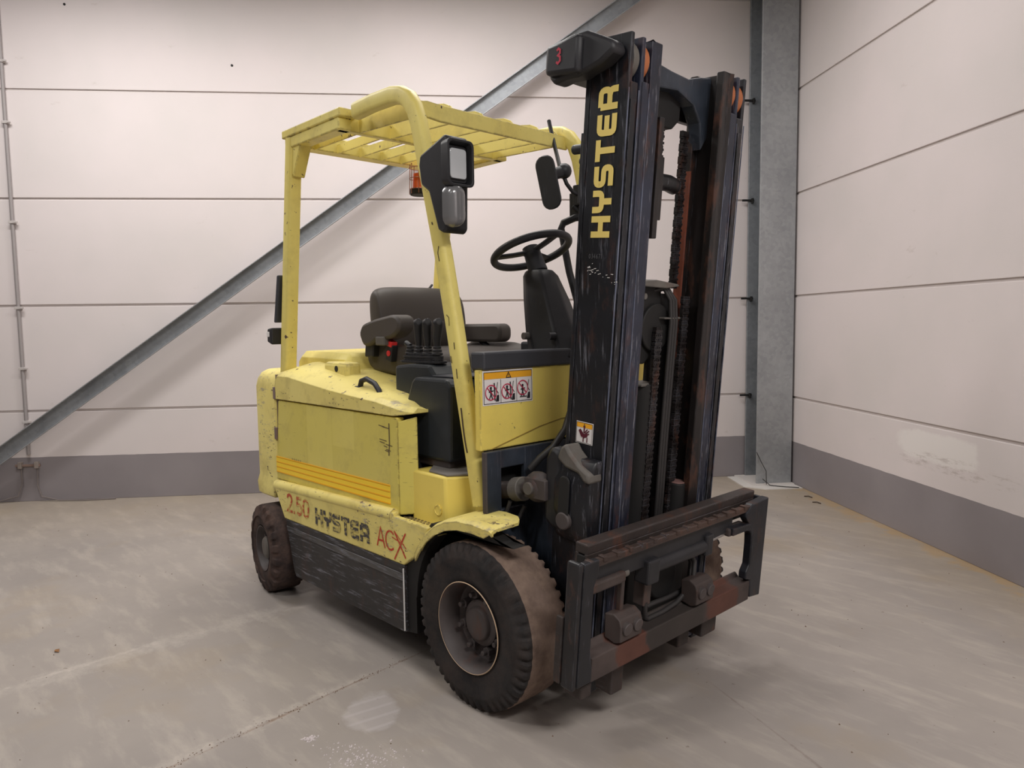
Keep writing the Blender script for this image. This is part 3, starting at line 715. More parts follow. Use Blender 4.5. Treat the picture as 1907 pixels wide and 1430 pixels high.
MB().hexa([(-1.07,-.30,1.18),(-1.0,-.30,1.18),(-1.0,-.25,1.18),(-1.07,-.25,1.18),(-1.06,-.30,1.25),(-.99,-.30,1.25),(-.99,-.25,1.25),(-1.06,-.25,1.25)]).build('armrest_bracket', PLAS, FK, .006)
MB().box(-.93,-.86,-.33,-.30,1.235,1.275).build('armrest_latch', CASTG, FK, .006)
al = MB().prism(rrect(-1.06,-.745,1.235,1.325,.035), 'y', .26, .34); al.build('armrest', SEAT, FK, .014, True)
MB().tube([(-.95,.3,1.25),(-.85,.29,1.20),(-.80,.28,1.18)], .015, 8).box(-.9,-.78,.25,.33,1.15,1.19).build('armrest_bracket', PLAS, FK, .004)
bb = MB().hexa([(-.90,-.30,1.17),(-.855,-.30,1.16),(-.855,-.27,1.16),(-.90,-.27,1.17),(-.885,-.30,1.245),(-.84,-.30,1.235),(-.84,-.27,1.235),(-.885,-.27,1.245)]); bk_ = bb.build('seat_belt_buckle', PLAS, FK, .004)
MB().hexa([(-.886,-.305,1.235),(-.845,-.305,1.225),(-.845,-.27,1.225),(-.886,-.27,1.235),(-.88,-.305,1.262),(-.84,-.305,1.25),(-.84,-.27,1.25),(-.88,-.27,1.262)]).build('release_button', RED, bk_, .004, label='red belt release button')
MB().cyl((-.868,-.30,1.20),(-.868,-.304,1.20),.013,14).build('red_mark', RED, bk_)
# white plastic shield edge right of the seat
# ---- steering column and wheel
colr = []
for (x,z,wx,wy) in ((-.12,1.19,.125,.105),(-.15,1.30,.115,.100),(-.185,1.42,.095,.085),(-.215,1.515,.075,.065),(-.222,1.54,.055,.05)):
    colr.append([(x-wx*.85,-wy*.55,z),(x-wx*.25,-wy,z),(x+wx*.75,-wy*.8,z),(x+wx,0,z),(x+wx*.75,wy*.8,z),(x-wx*.25,wy,z),(x-wx*.85,wy*.55,z)])
MB().loft(colr).build('steering_column', PLAS, FK, .010, True)
sc = Vector((-.262,.0,1.618)); ax = Vector((-.36,0,.93)).normalized(); ux = Vector((0,1,0)); uy = ax.cross(ux)
MB().tube([Vector((-.222,0,1.53)), sc+ax*.012], [.040,.033], 18).build('column_head', DASH, FK, .004, True)
ring = MB(); R0 = .158; pts = [sc+ux*R0*math.cos(2*PI*k/48)+uy*R0*math.sin(2*PI*k/48) for k in range(48)]
rings = []
for k in range(48):
    d = (pts[(k+1)%48]-pts[k-1]).normalized(); n_ = (pts[k]-sc).normalized(); b_ = ax
    rings.append([pts[k]+n_*.0155*math.cos(t)+b_*.0155*math.sin(t) for t in [2*PI*j/12 for j in range(12)]])
rings.append(rings[0]); ring.loft(rings, caps=False)
wh = ring.build('steering_wheel', PLAS, FK, 0, True)
for a in (20,150,270):
    e = sc+ux*R0*math.cos(math.radians(a))+uy*R0*math.sin(math.radians(a))
    MB().rect_sweep([sc-ax*.004, (sc+e)/2-ax*.004, e], .034, .012, ax.cross(e-sc), .4).build('wheel_spoke', PLAS, wh, 0, True)
MB().tube([sc-ax*.01, sc+ax*.016, sc+ax*.022], [.036,.034,.020], 20).build('horn_button', PLAS, wh, 0, True)
for (x,y,z) in ((-.195,-.10,1.275),(-.06,-.095,1.275)): MB().cyl((x+.005,y+.01,z),(x-.0,y-.018,z),.014,16).build('column_knob', CASTG if x<-.1 else PLAS, FK, 0, True)
# ---- overhead guard
YR = .45
rp = lambda z: -1.365 + (z-2.223)*.135     # centre x of the leaning rear pillar
for s in (-1,1):
    MB().rect_sweep([(rp(1.06)-.006,s*(YR+.008),1.06),(rp(2.206)-.006,s*(YR+.008),2.206)], .062, .062, (0,1,0), .18).build('rear_pillar', YEL, FK, 0, True)
    g = MB().prism([(rp(2.0)+.03,2.04),(rp(2.1)+.03,2.02),(rp(2.1)+.115,2.17),(rp(2.2),2.19)], 'y', s*(YR+.030), s*(YR-.030)); g.build('corner_gusset', YEL, FK, .006)
    # side rail (top plate overhanging a web)
    MB().box(-1.43,-.90,s*.492 if s<0 else .405,s*.405 if s<0 else .492,2.205,2.242).box(-1.412,-.92,(-.486 if s<0 else .42),(-.42 if s<0 else .486),2.155,2.207).build('roof_side_rail', YEL, FK, .006)
    cpth = [(-.83,2.213),(-.70,2.218),(-.56,2.215),(-.50,2.203),(-.455,2.178),(-.42,2.135),(-.395,2.075),(-.375,2.0),(-.345,1.88),(-.315,1.77),(-.265,1.58),(-.21,1.336),(-.17,1.14),(-.112,.867),(-.072,.675)]
    MB().rect_sweep([(x-.003,s*.450,z+.001) for x,z in cpth], .050, .068, (0,1,0), .34).build('front_pillar', YEL, FK, 0, True)
gash = plain('gash_dark', (60,44,36), .8)
for k, (pts, w) in enumerate((([(-.152,1.025),(-.143,.96),(-.137,.925),(-.128,.885),(-.122,.865)], .007), ([(-.174,1.165),(-.170,1.13)], .004), ([(-.262,1.61),(-.268,1.585),(-.260,1.555)], .004), ([(-.205,1.21),(-.200,1.185)], .004), ([(-.185,1.26),(-.182,1.235)], .004), ([(-.225,1.36),(-.212,1.35),(-.210,1.32)], .003), ([(-.30,1.70),(-.296,1.69)], .006))):
    p = Print((0,-.4765,0), (1,0,0), (0,0,1)); p.stroke(pts, w); p.build('paint_gash', gash, FK)
MB().box(-1.43,-1.355,-.42,.42,2.165,2.235).build('roof_rear_beam', YEL, FK, .005)
MB().box(-.965,-.93,-.475,.475,2.155,2.228).build('roof_middle_beam', YEL, FK, .004)
MB().prism([(-.46,2.165),(-.42,2.182),(-.36,2.192),(-.30,2.188),(.42,2.182),(.44,2.165),(.44,2.122),(-.30,2.122),(-.36,2.128),(-.42,2.140),(-.46,2.150)], 'x', -.475, -.460).build('roof_front_beam', YEL, FK, .004)
ys = [-.36+.124*k for k in range(7)]
for y in ys:
    MB().box(-1.36,-.96,y-.004,y+.004,2.162,2.206).build('roof_slat', YEL, FK, .002)
for y in [-.375,-.215,-.049,.119,.280,.40]:
    top = [(-.935,2.215),(-.85,2.226),(-.76,2.234),(-.68,2.238),(-.60,2.236),(-.54,2.226),(-.50,2.208),(-.475,2.180),(-.475,2.135),(-.935,2.155)]
    MB().prism(top, 'y', y-.004, y+.004).build('roof_slat', YEL, FK, .002)
# ---- work lamp + indicator on the right front pillar
lm = MB()
def lamp_ring(x, y0, y1, z0, z1, r): return [(x,p[0],p[1]) for p in rrect(y0,y1,z0,z1,r)]
hs = MB().prism([(-.322,1.90),(-.315,1.935),(-.17,1.985),(-.155,1.975),(-.15,1.83),(-.16,1.815),(-.165,1.66),(-.185,1.645),(-.215,1.66),(-.265,1.80),(-.31,1.83)], 'y', -.515, -.415)
ho = hs.build('work_lamp', PLAS, FK, .012, True, label='black moulded work lamp and indicator on the right front pillar')
MB().loft([lamp_ring(-.165,-.533,-.418,1.808,1.962,.02), lamp_ring(-.125,-.535,-.416,1.803,1.964,.02), lamp_ring(-.125,-.526,-.425,1.812,1.955,.016), lamp_ring(-.15,-.522,-.429,1.817,1.95,.014)], caps=False).build('lamp_bezel', PLAS, ho, .002, True)
MB().prism(rrect(-.521,-.430,1.818,1.949,.012), 'x', -.165, -.150).build('lens_frame', PLAS, ho, .004, True)
MB().prism(rrect(-.512,-.439,1.832,1.935,.012), 'x', -.152, -.140).build('lens_glass', GLASS, ho, .002, True)
iv = MB().loft([[(x,p[0],p[1]) for p in rrect(-.528+e,-.453-e,1.665+e,1.812-e,.036-e)] for x,e in ((-.17,0),(-.14,.0),(-.128,.006),(-.12,.016),(-.118,.03))]); iv.build('indicator_lens', GLASS2, ho, 0, True, label='oval grey indicator lens')
# ---- mirror, grab bar, beacon, rear light
mr = MB().loft([[(x,p[0],p[1]) for p in rrect(.165-e,.25+e-.0,1.815-e,2.04+e,.040)] for x,e in ((-.356,-.012),(-.352,-.002),(-.338,.003),(-.333,-.001))])
def mtilt(v):
    c = Vector((-.345,.2,1.93)); d = v-c; R = Matrix.Rotation(math.radians(11),3,Vector((.72,-.69,0))) @ Matrix.Rotation(math.radians(-70),3,'Z'); return c+Vector((-.01,-.005,.0))+R@d
mo = mr.xf(mtilt).build('mirror', PLAS, FK, .004, True, label='black oval rear view mirror seen from behind')
MB().tube([(-.50,.36,2.25),(-.46,.35,2.14),(-.38,.30,2.02),(-.34,.275,1.98),(-.32,.28,1.93),(-.31,.31,1.895),(-.30,.35,1.885)], .009, 10).build('mirror_stem', PLAS, mo, 0, True)
MB().cyl((-.345,.215,1.965),(-.33,.275,1.985),.026,14).ball((-.33,.275,1.985),.034).build('mirror_joint', PLAS, mo, 0, True)
MB().box(-.36,-.28,.34,.37,1.78,1.90).box(-.33,-.29,.33,.39,1.84,1.93).tube([(-.33,.33,1.84),(-.30,.36,1.80),(-.32,.40,1.75)],.012,8).build('mirror_bracket', DARK, FK, .004)
MB().tube([(-.26,.40,1.80),(-.31,.32,1.785),(-.35,.29,1.765),(-.36,.285,1.74),(-.335,.31,1.55),(-.30,.33,1.40),(-.28,.34,1.30)], .016, 12).build('grab_bar', PLAS, FK, 0, True)
bc = MB(); cx,cyy,cz = -1.28,.20,2.05
bo = MB().cyl((cx,cyy,cz-.05),(cx,cyy,cz-.02),.055,18).build('beacon', DARK, FK, .004, True, label='orange beacon in a wire cage under the roof')
MB().cyl((cx,cyy,cz-.02),(cx,cyy,cz+.06),.042,18,.036).build('beacon_dome', ORANGE, bo, 0, True)
cg = MB()
for k in range(8):
    a = 2*PI*k/8; cg.tube([(cx+.058*math.cos(a),cyy+.058*math.sin(a),cz-.045),(cx+.052*math.cos(a),cyy+.052*math.sin(a),cz+.11)], .002, 5)
for z in (cz-.02,cz+.035,cz+.09):
    pts = [(cx+.056*math.cos(2*PI*k/20),cyy+.056*math.sin(2*PI*k/20),z) for k in range(21)]; cg.tube(pts, .002, 5)
cg.build('beacon_cage', m_black('cage_orange_wire',(120,70,40),(190,110,60),.5,.2), bo)
rl = MB().hexa([(-1.575,-.50,1.345),(-1.548,-.50,1.345),(-1.548,-.40,1.345),(-1.575,-.40,1.345),(-1.585+.06,-.50,1.575),(-1.56+.06,-.50,1.575),(-1.56+.06,-.40,1.575),(-1.585+.06,-.40,1.575)])
rl.build('rear_light_panel', DASH, FK, .006)
MB().prism([(-1.615,1.25),(-1.565,1.235),(-1.56,1.32),(-1.61,1.315)], 'y', -.52, -.44).build('rear_lamp', PLAS, FK, .008)
MB().box(-1.612,-1.585,-.522,-.518,1.275,1.30).build('rear_lamp_lens', WHITE, FK, .002)

# ---- lower front: frame plate, tilt cylinder, hose
fp = MB()
fp.prism([(-.49,.56),(-.49,.886),(-.16,.91),(-.16,.56)], 'x', -.012, .0)
fpo = MB()
# plate with a window: built as four bars round the opening plus lower plate
fpo.box(-.03,-.008,-.485,-.415,.56,.880).box(-.03,-.008,-.42,-.295,.815,.880).box(-.03,-.008,-.30,-.14,.45,.880).box(-.03,-.008,-.42,-.295,.50,.668).box(-.06,-.038,-.14,.14,.35,.875)
fpo.box(-.02,.0,.14,.49,.50,.885)
fpo.build('front_frame_plate', FRAME, FK, .004)
MB().box(-.026,-.004,-.491,-.484,.665,.880).build('frame_side_edge', RIMM, FK, .002)
MB().box(-.095,-.07,-.40,.40,.5,.95).build('recess_shade_backing', DARK, FK)  # dark sheet added behind the plate window, its colour standing for recess shade
MB().prism([(.0,.50),(.0,.70),(.10,.70),(.14,.60),(.15,.47),(.10,.42)], 'y', -.30, -.285).build('axle_bracket', FRAME, FK, .004)
for s in (-1,1):
    y = s*.375
    tc = MB().cyl((-.10,y,.715),(.045,y,.742),.032,18); tco = tc.build('tilt_cylinder', RIMM, FK, .003, True)
    MB().cyl((.02,y,.738),(.065,y,.747),.043,20).build('cylinder_gland', CASTG, tco, .003, True, label='pale grey gland ring')
    MB().cyl((.05,y,.745),(.12,y,.765),.02,14).ball((.135,y,.765),.055,1,.8,1).box(.10,.20,y-.035,y+.035,.73,.80).build('tilt_clevis', RIMM, tco, .004, True)
    MB().cyl((.13,y-.05,.765),(.13,y+.05,.765),.022,14).build('clevis_pin', CASTG, tco, .002, True)
MB().tube([(.02,-.30,.80),(.05,-.28,.84),(.08,-.24,.88),(.10,-.20,.94),(.10,-.17,1.0)], .013, 10).build('hydraulic_hose', RUBH, FK, 0, True)
MB().tube([(.02,-.40,.70),(.0,-.41,.64),(.03,-.38,.62),(.05,-.36,.68)], .008, 8).build('hydraulic_hose', RUBH, FK, 0, True)

# ================================================================== mast (tilted frame)
MK = math.atan(.08817); MS, MC = math.sin(MK), math.cos(MK)
MO = Vector((.3118,0,0))
def MM(v): return MO + Vector((MC,0,-MS))*v.x + Vector((0,1,0))*v.y + Vector((MS,0,MC))*v.z
def mbuild(m, name, mat, parent, bevel=.003, smooth=False, label=None): return m.xf(MM).build(name, mat, parent, bevel, smooth, label=label)
TOP = 2.19
for bx in ((-.165,-.12,-.33,.33,.10,.17),(-.165,-.13,-.33,.33,.55,.64),(-.168,-.14,-.30,.30,2.03,2.10)): mbuild(MB().box(*bx), 'mast_cross_member', MASTI, FK)
def channel(y0, y1, u0, u1, w0, w1, cut, t=.017, fl=.024):
    m = MB(); s = -1 if y0 < 0 else 1
    m.box(u0,u1,min(y0,y0-s*t),max(y0,y0-s*t),w0,w1)                       # web
    m.box(u1-fl,u1,min(y0,y1),max(y0,y1),w0,cut)                           # front flange
    m.box(u0,u0+fl,min(y0,y1),max(y0,y1),w0,w1)                            # rear flange
    return m
m_edge = m_black('polished_rail_edge',(52,56,70),(112,120,142),.6,1.0)
for s in (-1,1):
    mo_ = mbuild(channel(s*.334,s*.287,-.168,0,.075,TOP,2.052), 'outer_mast_channel', (MAST), FK, .004)
    mm_ = mbuild(channel(s*.283,s*.237,-.150,.004,.095,TOP-.005,2.06), 'middle_mast_channel', (MASTF), FK, .004)
    mi_ = mbuild(channel(s*.233,s*.179,-.135,.002,.11,TOP-.003,TOP-.003 if s<0 else TOP-.003,.02,.030), 'inner_mast_channel', MASTF if s<0 else MASTI, FK, .004)
    # rail edges polished bright by the rollers
    for y, par in ((s*.334,mo_),(s*.286,mm_),(s*.235,mi_)):
        mbuild(MB().box(.001,.0045,y-.002,y+.002,.12,2.03), 'rail_edge', m_edge, par, .001)
    mbuild(MB().box(-.012,.0035,min(s*.3,s*.322),max(s*.3,s*.322),.2,2.0), 'flange_face', MAST, mo_, .001)
    for y0,y1,par,mt,w in ((s*.316,s*.290,mo_,ROLL if s>0 else CASTG,2.118),(s*.264,s*.240,mm_,ROLL,2.122)):
        mbuild(MB().cyl((-.060,y0,w),(-.060,y1,w),.062,28), 'mast_roller', mt, par, .003, True)
    if s > 0: mbuild(MB().box(-.136,-.104,.178,.186,1.18,1.86), 'rust_stripe', RUST, mi_, 0, label='rust red rear edge of the inner mast channel')
mbuild(MB().box(-.168,-.150,-.335,-.30,.075,2.1), 'rear_edge_strip', MAST, FK, .002)
# inner top cross member with arch
top = [(-.235,2.185),(-.12,2.165),(-.02,2.155),(.08,2.15),(.15,2.17),(.235,2.185),(.235,2.0),(.185,1.93),(.165,2.02),(.12,2.07),(.02,2.10),(-.08,2.09),(-.15,2.05),(-.18,1.98),(-.235,2.0)]
mbuild(MB().prism(top, 'x', -.125, -.07), 'top_cross_member', FRAME, FK, .006)
mbuild(MB().prism([(-.10,2.11),(.10,2.11),(.10,2.02),(.06,1.985),(-.06,1.985),(-.10,2.02)], 'x', -.155, -.11), 'chain_anchor_plate', DARK, FK, .006)
# cylinder-head bracket reaching out to the rear right, marked with a red 3
hp = [(-.43,2.185),(-.36,2.20),(-.25,2.205),(-.10,2.20),(-.06,2.17),(-.055,2.13),(-.10,2.10),(-.26,2.06),(-.34,2.035),(-.40,2.04),(-.43,2.075)]
hb = MB().prism([(u+.02,w) for u,w in [(-.295,2.165),(-.28,2.185),(-.20,2.20),(-.14,2.20),(-.04,2.155),(-.03,2.125),(-.08,2.095),(-.17,2.07),(-.22,2.07),(-.27,2.06),(-.29,2.08)]], 'y', -.40, -.335)
hbo = mbuild(hb, 'top_stop_bracket', PLAS, FK, .012, True)
for s in (-1,):
    mbuild(MB().prism([(-.272,2.085),(-.272,2.175),(-.13,2.19),(-.13,2.075)], 'y', -.42, -.20), 'bracket_body', PLAS, hbo, .014, True)
pr3 = Print(MM(Vector((-.222,-.4215,2.112))), Vector((MC,0,-MS)), Vector((MS,0,MC))); text(pr3, '3', 0, 0, .046, .007, .7)
pr3.build('red_number', GRAF, hbo, 'hand-painted red 3')
# lettering up the outer channel
def mast_print(u, w, off=.0018): return Print(MM(Vector((u,-.334-off,w))), Vector((MS,0,MC)), Vector((-MC,0,MS)))
pm = mast_print(-.035, 1.590); text(pm, 'HYSTER', 0, 0, .076, .0195, .86, .155); pm.build('mast_lettering', LYEL, FK, 'yellow block letters running up the black mast')
ps = Print(MM(Vector((-.113,-.3355,1.525))), Vector((MC,0,-MS)), Vector((MS,0,MC))); text(ps, '034671', 0, 0, .014, .0018, .8, .2); ps.build('stamped_number', FAINT, FK)
pq = Print(MM(Vector((-.125,-.3355,1.50))), Vector((MC,0,-MS)), Vector((MS,0,MC)))
for k in range(26):
    x = rnd.uniform(0,.13); z = rnd.gauss(0,.008)-.04*(x/.13) ; pq.stroke([(x,z),(x+rnd.uniform(.002,.012),z+rnd.uniform(-.003,.003))], .002)
pq.build('scuff_mark', BARE, FK)
# small crush-hazard label
q0 = Print(MM(Vector((-.122,-.3355,.925))), Vector((MC,0,-MS)), Vector((MS,0,MC)))
q0.fill([(0,0),(.073,0),(.073,.072),(0,.072)]); l2 = q0.build('hand_crush_label', WHITE, FK, 'small white and orange hand-crush warning label on the mast')
q1 = Print(MM(Vector((-.122,-.3365,.925))), Vector((MC,0,-MS)), Vector((MS,0,MC))); q1.fill([(.003,.053),(.070,.053),(.070,.069),(.003,.069)]); q1.build('orange_band', LORG, l2)
q2 = Print(MM(Vector((-.122,-.3375,.925))), Vector((MC,0,-MS)), Vector((MS,0,MC)))
q2.fill([(.012,.042),(.020,.048),(.034,.034),(.052,.034),(.050,.024),(.036,.020),(.024,.022)])
for a,b in (((.044,.030),(.058,.036)),((.042,.034),(.058,.046)),((.038,.036),(.050,.050))): q2.stroke([a,b], .004)
q2.stroke([(.036,.060),(.036,.036)], .005); q2.stroke([(.034,.022),(.034,.006)], .004); q2.stroke([(.050,.022),(.050,.006)], .004); q2.build('hand_pictogram', LMAR, l2)
q3 = Print(MM(Vector((-.122,-.3372,.925))), Vector((MC,0,-MS)), Vector((MS,0,MC))); q3.stroke([(.003,.003),(.070,.003),(.070,.069),(.003,.069)], .0014, True); q3.stroke([(.032,.056),(.036,.066),(.040,.056)], .0015, True); q3.build('label_line', LBLK, l2)
# mast pivot casting at the right side
cast = MB().loft([[(u,y,w) for u,y in ((-.175,y0),(-.15,y0-.025),(-.04,y0-.035),(.0,y0-.02),(.0,-.335),(-.175,-.335))] for w,y0 in ((.60,-.345),(.64,-.365),(.72,-.372),(.80,-.372),(.86,-.36),(.885,-.345))])
cso = mbuild(cast, 'mast_pivot_casting', MAST, FK, .010, True)
mbuild(MB().prism([(-.14,.875),(-.125,.915),(-.105,.93),(-.085,.905),(-.04,.87),(.0,.85),(.004,.815),(-.02,.818),(-.045,.842),(-.10,.850),(-.12,.862)], 'y', -.405, -.335), 'casting_ear', CASTG, cso, .010, True)
mbuild(MB().prism(rrect(-.115,-.070,.665,.825,.020), 'y', -.415, -.407), 'casting_slot', DARK, cso, .006)
mbuild(MB().cyl((-.09,-.418,.675),(-.09,-.38,.675),.030,20), 'pivot_boss', RIMM, cso, .005, True)
mbuild(MB().prism([(-.195,.65),(-.20,.86),(-.185,.90),(-.155,.905),(-.13,.885),(-.12,.63),(-.16,.63)], 'y', -.395, -.34), 'casting_lug', PLAS, cso, .016, True)
mbuild(MB().box(-.19,-.02,-.352,-.335,.20,.62), 'mast_foot_plate', MAST, FK, .008)
# chains, hoses, lift cylinder between the rails
def chain(name, y, u, w0, w1, wd):
    m = MB(); n = int((w1-w0)/.022)
    for k in range(n):
        w = w0+k*.022; e = .004 if k % 2 else 0
        for q in (-1,-.33,.33,1): m.box(u-.007,u+.007,y+q*(wd/2-.004-e)-.0025,y+q*(wd/2-.004-e)+.0025,w,w+.026)
        m.box(u-.004,u+.009,y-wd/2,y+wd/2,w+.007,w+.015)
    o = mbuild(m, name, MASTI, FK, 0); return o
chain('lift_chain', .012, -.075, .20, 1.30, .040)
chain('lift_chain', .145, -.060, .20, 1.42, .040)
chain('lift_chain', .148, -.120, 1.44, 2.00, .040)
chain('lift_chain', .002, -.120, 1.68, 2.00, .036)
lc = mbuild(MB().cyl((-.115,.005,.12),(-.115,.005,1.10),.045,28), 'lift_cylinder', DARK, FK, .004, True)
mbuild(MB().cyl((-.125,.046,1.10),(-.125,.046,1.26),.018,18), 'piston_rod', DARK, lc, 0, True)
mbuild(MB().box(-.15,-.08,-.05,.055,1.093,1.104), 'cylinder_cap', CASTG, lc, .004)
hp_ = mbuild(MB().prism([(-.10,1.18),(-.11,1.44),(-.02,1.455),(.055,1.44),(.06,1.33),(.02,1.20),(-.02,1.17)], 'x', -.145, -.10), 'hose_pulley_bracket', DARK, FK, .006)
mbuild(MB().prism([(-.115,1.445),(-.115,1.462),(-.03,1.468),(.10,1.456),(.105,1.448),(.03,1.440)], 'x', -.155, -.06), 'bracket_cap', CASTG, hp_, .004)
mbuild(MB().cyl((-.10,-.05,1.41),(-.09,-.05,1.41),.012,14), 'bracket_bolt', CASTG, hp_)
mbuild(MB().cyl((-.115,.02,1.30),(-.085,.02,1.30),.085,30), 'hose_pulley', DARK, hp_, .004, True)
for k in range(3):
    y = .075+.016*k
    mbuild(MB().tube([(-.11,.01+.01*k,1.43),(-.085,.045+.012*k,1.44),(-.07,y-.008,1.40),(-.065,y,1.32),(-.065,y-.004,.90),(-.06,y-.004,.20)], .0075, 10), 'hydraulic_hose', RUBH, FK, 0, True)
mbuild(MB().box(-.10,-.06,.03,.16,1.332,1.338), 'hose_clip', CASTG, FK)
mbuild(MB().tube([(-.06,-.18,1.79),(-.07,.0,1.795),(-.08,.05,1.79)], .028, 14), 'cross_tube', MAST, FK, 0, True)
mbuild(MB().cyl((-.05,.175,.10),(-.05,.175,.72),.034,20), 'secondary_cylinder', DARK, FK, .003, True)
mbuild(MB().cyl((-.05,.175,.72),(-.05,.175,.725),.031,20), 'secondary_cylinder_top', plain('pinkish_cap',(128,96,92),.6), FK)
mbuild(MB().box(-.166,-.16,.13,.27,.1,1.42), 'rear_guard_plate', DARK, FK)
mbuild(MB().box(-.168,-.161,-.12,.14,.1,1.095), 'rear_guard_plate', DARK, FK)
mbuild(MB().box(-.168,-.161,-.10,.14,1.175,1.42), 'rear_guard_plate', DARK, FK)
mbuild(MB().box(-.04,-.01,-.15,-.125,1.60,1.98).box(-.03,-.01,-.13,-.11,1.66,1.86), 'chain_bolt_strip', MASTI, FK, .003)
# protruding pins behind the mast at the guard
mbuild(MB().cyl((-.235,-.30,1.875),(-.165,-.30,1.875),.016,12).cyl((-.20,-.30,1.835),(-.165,-.30,1.835),.014,10).box(-.19,-.165,-.32,-.28,1.70,1.92), 'mast_rear_pins', PLAS, FK, .002, True)

# ================================================================== carriage and side-shift frame
cbar = mbuild(MB().box(.045,.095,-.50,.505,.635,.668).box(.045,.06,-.50,.505,.55,.64).box(.082,.095,-.50,.505,.60,.64), 'carriage_bar', CARR, FK, .005)
mbuild(MB().box(.055,.088,-.5015,-.47,.585,.632), 'bar_slot', DARK, cbar)
yl, yr = -.597, .515      # side-shift frame, shifted a little towards the truck's right
hb_ = MB().box(.122,.146,yl+.01,yr-.004,.618,.640)
for k in range(17):
    y = yl+.06+k*(yr-yl-.1)/16; hb_.box(.124,.150,y-.012,y+.006,.630,.646)
fb = mbuild(hb_, 'side_shift_top_bar', m_black('top_bar_rust',(50,40,37),(76,58,50),.8,.3,.6,False), FK, .003)
mbuild(MB().box(.112,.124,yl+.09,.30,.545,.622), 'side_shift_plate', PLAS, FK, .004)
mbuild(MB().box(.095,.114,-.45,.30,.56,.60), 'side_shift_slide', DARK, FK, .004)
m = MB().box(.100,.150,yl,yl+.020,.252,.648)
mbuild(m, 'frame_side_plate', m_black('side_plate_worn',(26,25,27),(42,41,44),.6,.5), FK, .007)
m = MB().prism([(yl+.022,.645),(yl+.022,.255),(yl+.087,.255),(yl+.087,.30),(yl+.075,.36),(yl+.072,.56),(yl+.09,.60),(yl+.09,.645)], 'x', .128, .151)
mbuild(m, 'frame_front_plate', m_black('front_plate_worn',(24,25,29),(38,39,44),.4,.4), FK, .005)
mbuild(MB().box(.075,.10,yl-.004,yl+.008,.26,.47), 'frame_rear_strip', CARR, FK, .003)
m = MB().prism([(yr,.652),(yr-.12,.645),(yr-.165,.618),(yr-.165,.600),(yr-.135,.570),(yr-.155,.572),(yr-.25,.575),(yr-.25,.545),(yr-.15,.545),(yr-.125,.540),(yr-.110,.52),(yr-.105,.48),(yr-.105,.40),(yr-.125,.372),(yr-.125,.345),(yr-.09,.335),(yr-.08,.26),(yr,.25)], 'x', .118, .151)
m.box(.09,.125,yr-.016,yr,.25,.65)
mbuild(m, 'frame_side_plate', m_black('side_plate_worn2',(22,24,30),(40,41,48),.35,.4), FK, .005)
def m_low():
    m = NT('lower_bar_patched')
    y = m.sep()[1]
    col = m.mix(m.ramp(m.noise(6,5,.6), .35,.7), srgb(62,53,51), srgb(86,75,72))
    dk = m.mix(m.noise(9), srgb(42,38,36), srgb(56,51,48))
    rs = m.mix(m.noise(12,4), srgb(78,46,37), srgb(104,62,48))
    w = m.math('ADD', y, m.ramp(m.noise(7,4), .3,.7,-.04,.04))
    for a,b,c in ((-.36,-.22,rs),(-.22,.12,dk),(.14,.36,rs)):
        k = m.math('MULTIPLY', m.ramp(w, a-.01, a+.01), m.ramp(w, b+.01, b-.01)); col = m.mix(m.math('MULTIPLY',k,.8), col, c)
    m.bump(m.noise(40,5), .2, .004)
    return m.done(col, .6, 0, .4)
LOWB = m_low()
mbuild(MB().prism([(.078,.318),(.078,.345),(.086,.345),(.100,.330),(.148,.330),(.148,.252),(.135,.246),(.085,.246)], 'y', yl+.088, yr-.082), 'lower_carriage_bar', LOWB, FK, .004)
for nm, bx in (('frame_foot',(.06,.13,-.53,-.48,.19,.236)),('carriage_lower_hook',(.03,.10,-.34,-.28,.12,.24)),('carriage_lower_hook',(.03,.10,.19,.29,.15,.24)),('carriage_foot',(.0,.06,.10,.17,.12,.22))):
    mbuild(MB().box(*bx), nm, CARR, FK, .006)
for yc in (-.335, .090):
    hk = mbuild(MB().prism([(.095,.34),(.090,.42),(.125,.428),(.150,.415),(.158,.395),(.160,.345),(.135,.333),(.112,.338)], 'y', yc-.055, yc+.055), 'lower_hook_clamp', CLAMP, FK, .004)
    for q in (-.027,.027): mbuild(MB().cyl((.150,yc+q,.385),(.167,yc+q,.383),.021,18), 'clamp_bolt', RIMM, hk, .002, True)
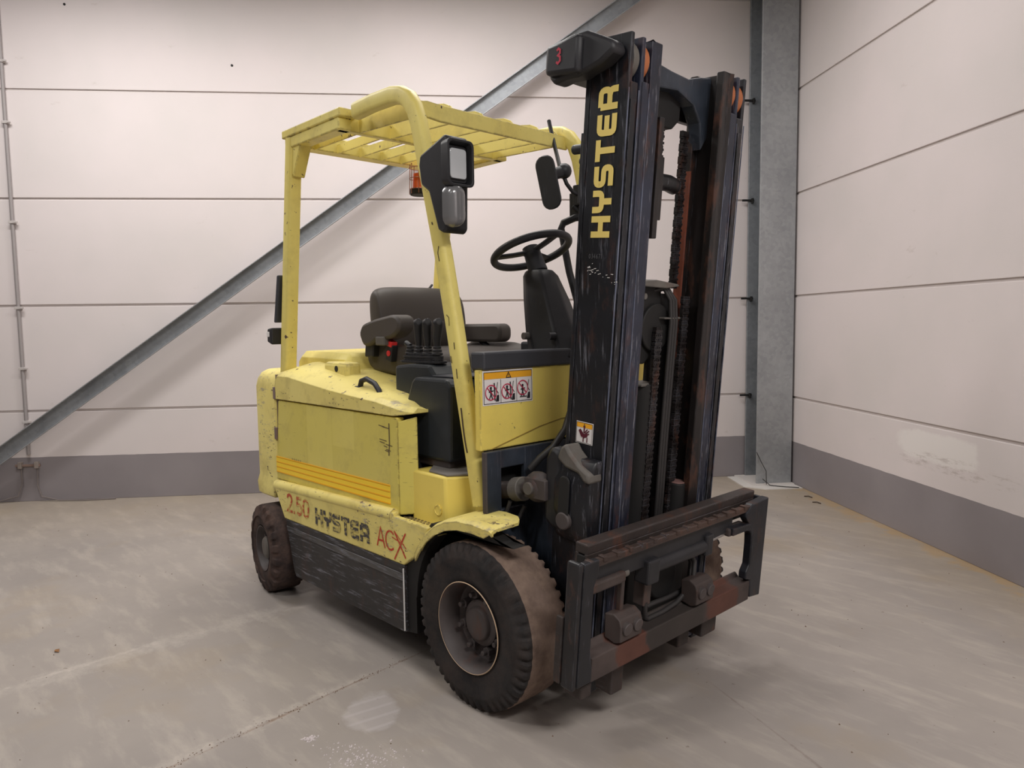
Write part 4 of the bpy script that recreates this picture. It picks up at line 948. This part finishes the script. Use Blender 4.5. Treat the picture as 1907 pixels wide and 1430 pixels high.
# side shift cylinder, its rods and hoses
sh = mbuild(MB().cyl((.115,-.19,.535),(.115,.11,.535),.027,24), 'side_shift_cylinder', PLAS, FK, .004, True)
mbuild(MB().box(.085,.145,-.245,-.180,.485,.57), 'cylinder_end_block', PLAS, sh, .008)
mbuild(MB().box(.085,.140,.105,.150,.50,.58), 'cylinder_end_block', PLAS, sh, .008)
mbuild(MB().cyl((.115,.15,.545),(.115,.28,.552),.010,14), 'cylinder_rod', CHROME, sh, 0, True, label='bright chrome piston rod')
mbuild(MB().box(.10,.14,.255,yr-.13,.540,.572), 'rod_lug', CLAMP, sh, .008)
mbuild(MB().box(.10,.14,yl+.07,-.355,.530,.566), 'rod_lug', CLAMP, sh, .008)
mbuild(MB().cyl((.115,-.36,.548),(.115,-.325,.548),.014,12), 'rod_end', CASTG, sh, .002, True)
mbuild(MB().box(.10,.12,-.35,-.333,.40,.535), 'lower_link', CLAMP, sh, .004)
mbuild(MB().tube([(.07,.10,.50),(.095,.105,.47),(.10,.10,.42),(.10,.06,.37),(.10,.0,.345),(.10,-.08,.335),(.10,-.17,.335),(.10,-.185,.345),(.10,-.19,.40)], .009, 10), 'hydraulic_hose', RUBH, FK, 0, True)
mbuild(MB().tube([(.04,.135,.49),(.06,.14,.45),(.065,.13,.40),(.07,.08,.36),(.07,.0,.355),(.07,-.10,.36),(.07,-.14,.36)], .009, 10), 'hydraulic_hose', RUBH, FK, 0, True)
mbuild(MB().box(.06,.105,-.205,-.165,.39,.47).cyl((.08,-.185,.47),(.08,-.185,.50),.012,10), 'hose_fitting', CLAMP, FK, .005)
mbuild(MB().cyl((-.02,.0,.42),(.04,.0,.42),.080,28), 'centre_pulley', DARK, FK, .006, True)
mbuild(MB().box(-.03,.01,-.17,.17,.16,.60), 'carriage_back_plate', DARK, FK, .006)
mbuild(MB().box(.05,.08,.09,.15,.475,.493), 'grease_plate', CASTG, FK, .003)

# ---- lettering on the sill
sl = math.atan2(.414-.397, 1.0)*.55
XD = Vector((1,0,.012)); ZD = Vector((-.012,0,1))
def sill(x, z): return Print((x,-.5715,z), XD, ZD)
p = sill(-1.36,.445); text(p, '2.50', 0, 0, .088, .013, 1.05, .06); p.build('capacity_number', PRED, FK, 'worn red 2.50 on the sill')
p = sill(-1.085,.435); text(p, 'HYSTER', 0, 0, .078, .020, .86, .11); p.build('sill_lettering', PBLK, FK, 'worn dark block letters on the sill')
p = sill(-.585,.448); text(p, 'ACX', 0, 0, .078, .0075, 1.0, .0)
p.stroke([(.11,.055),(.19,.04)], .004); p.stroke([(.13,.08),(.205,.025)], .004); p.build('model_letters', PRED2, FK, 'thin red letters on the sill')
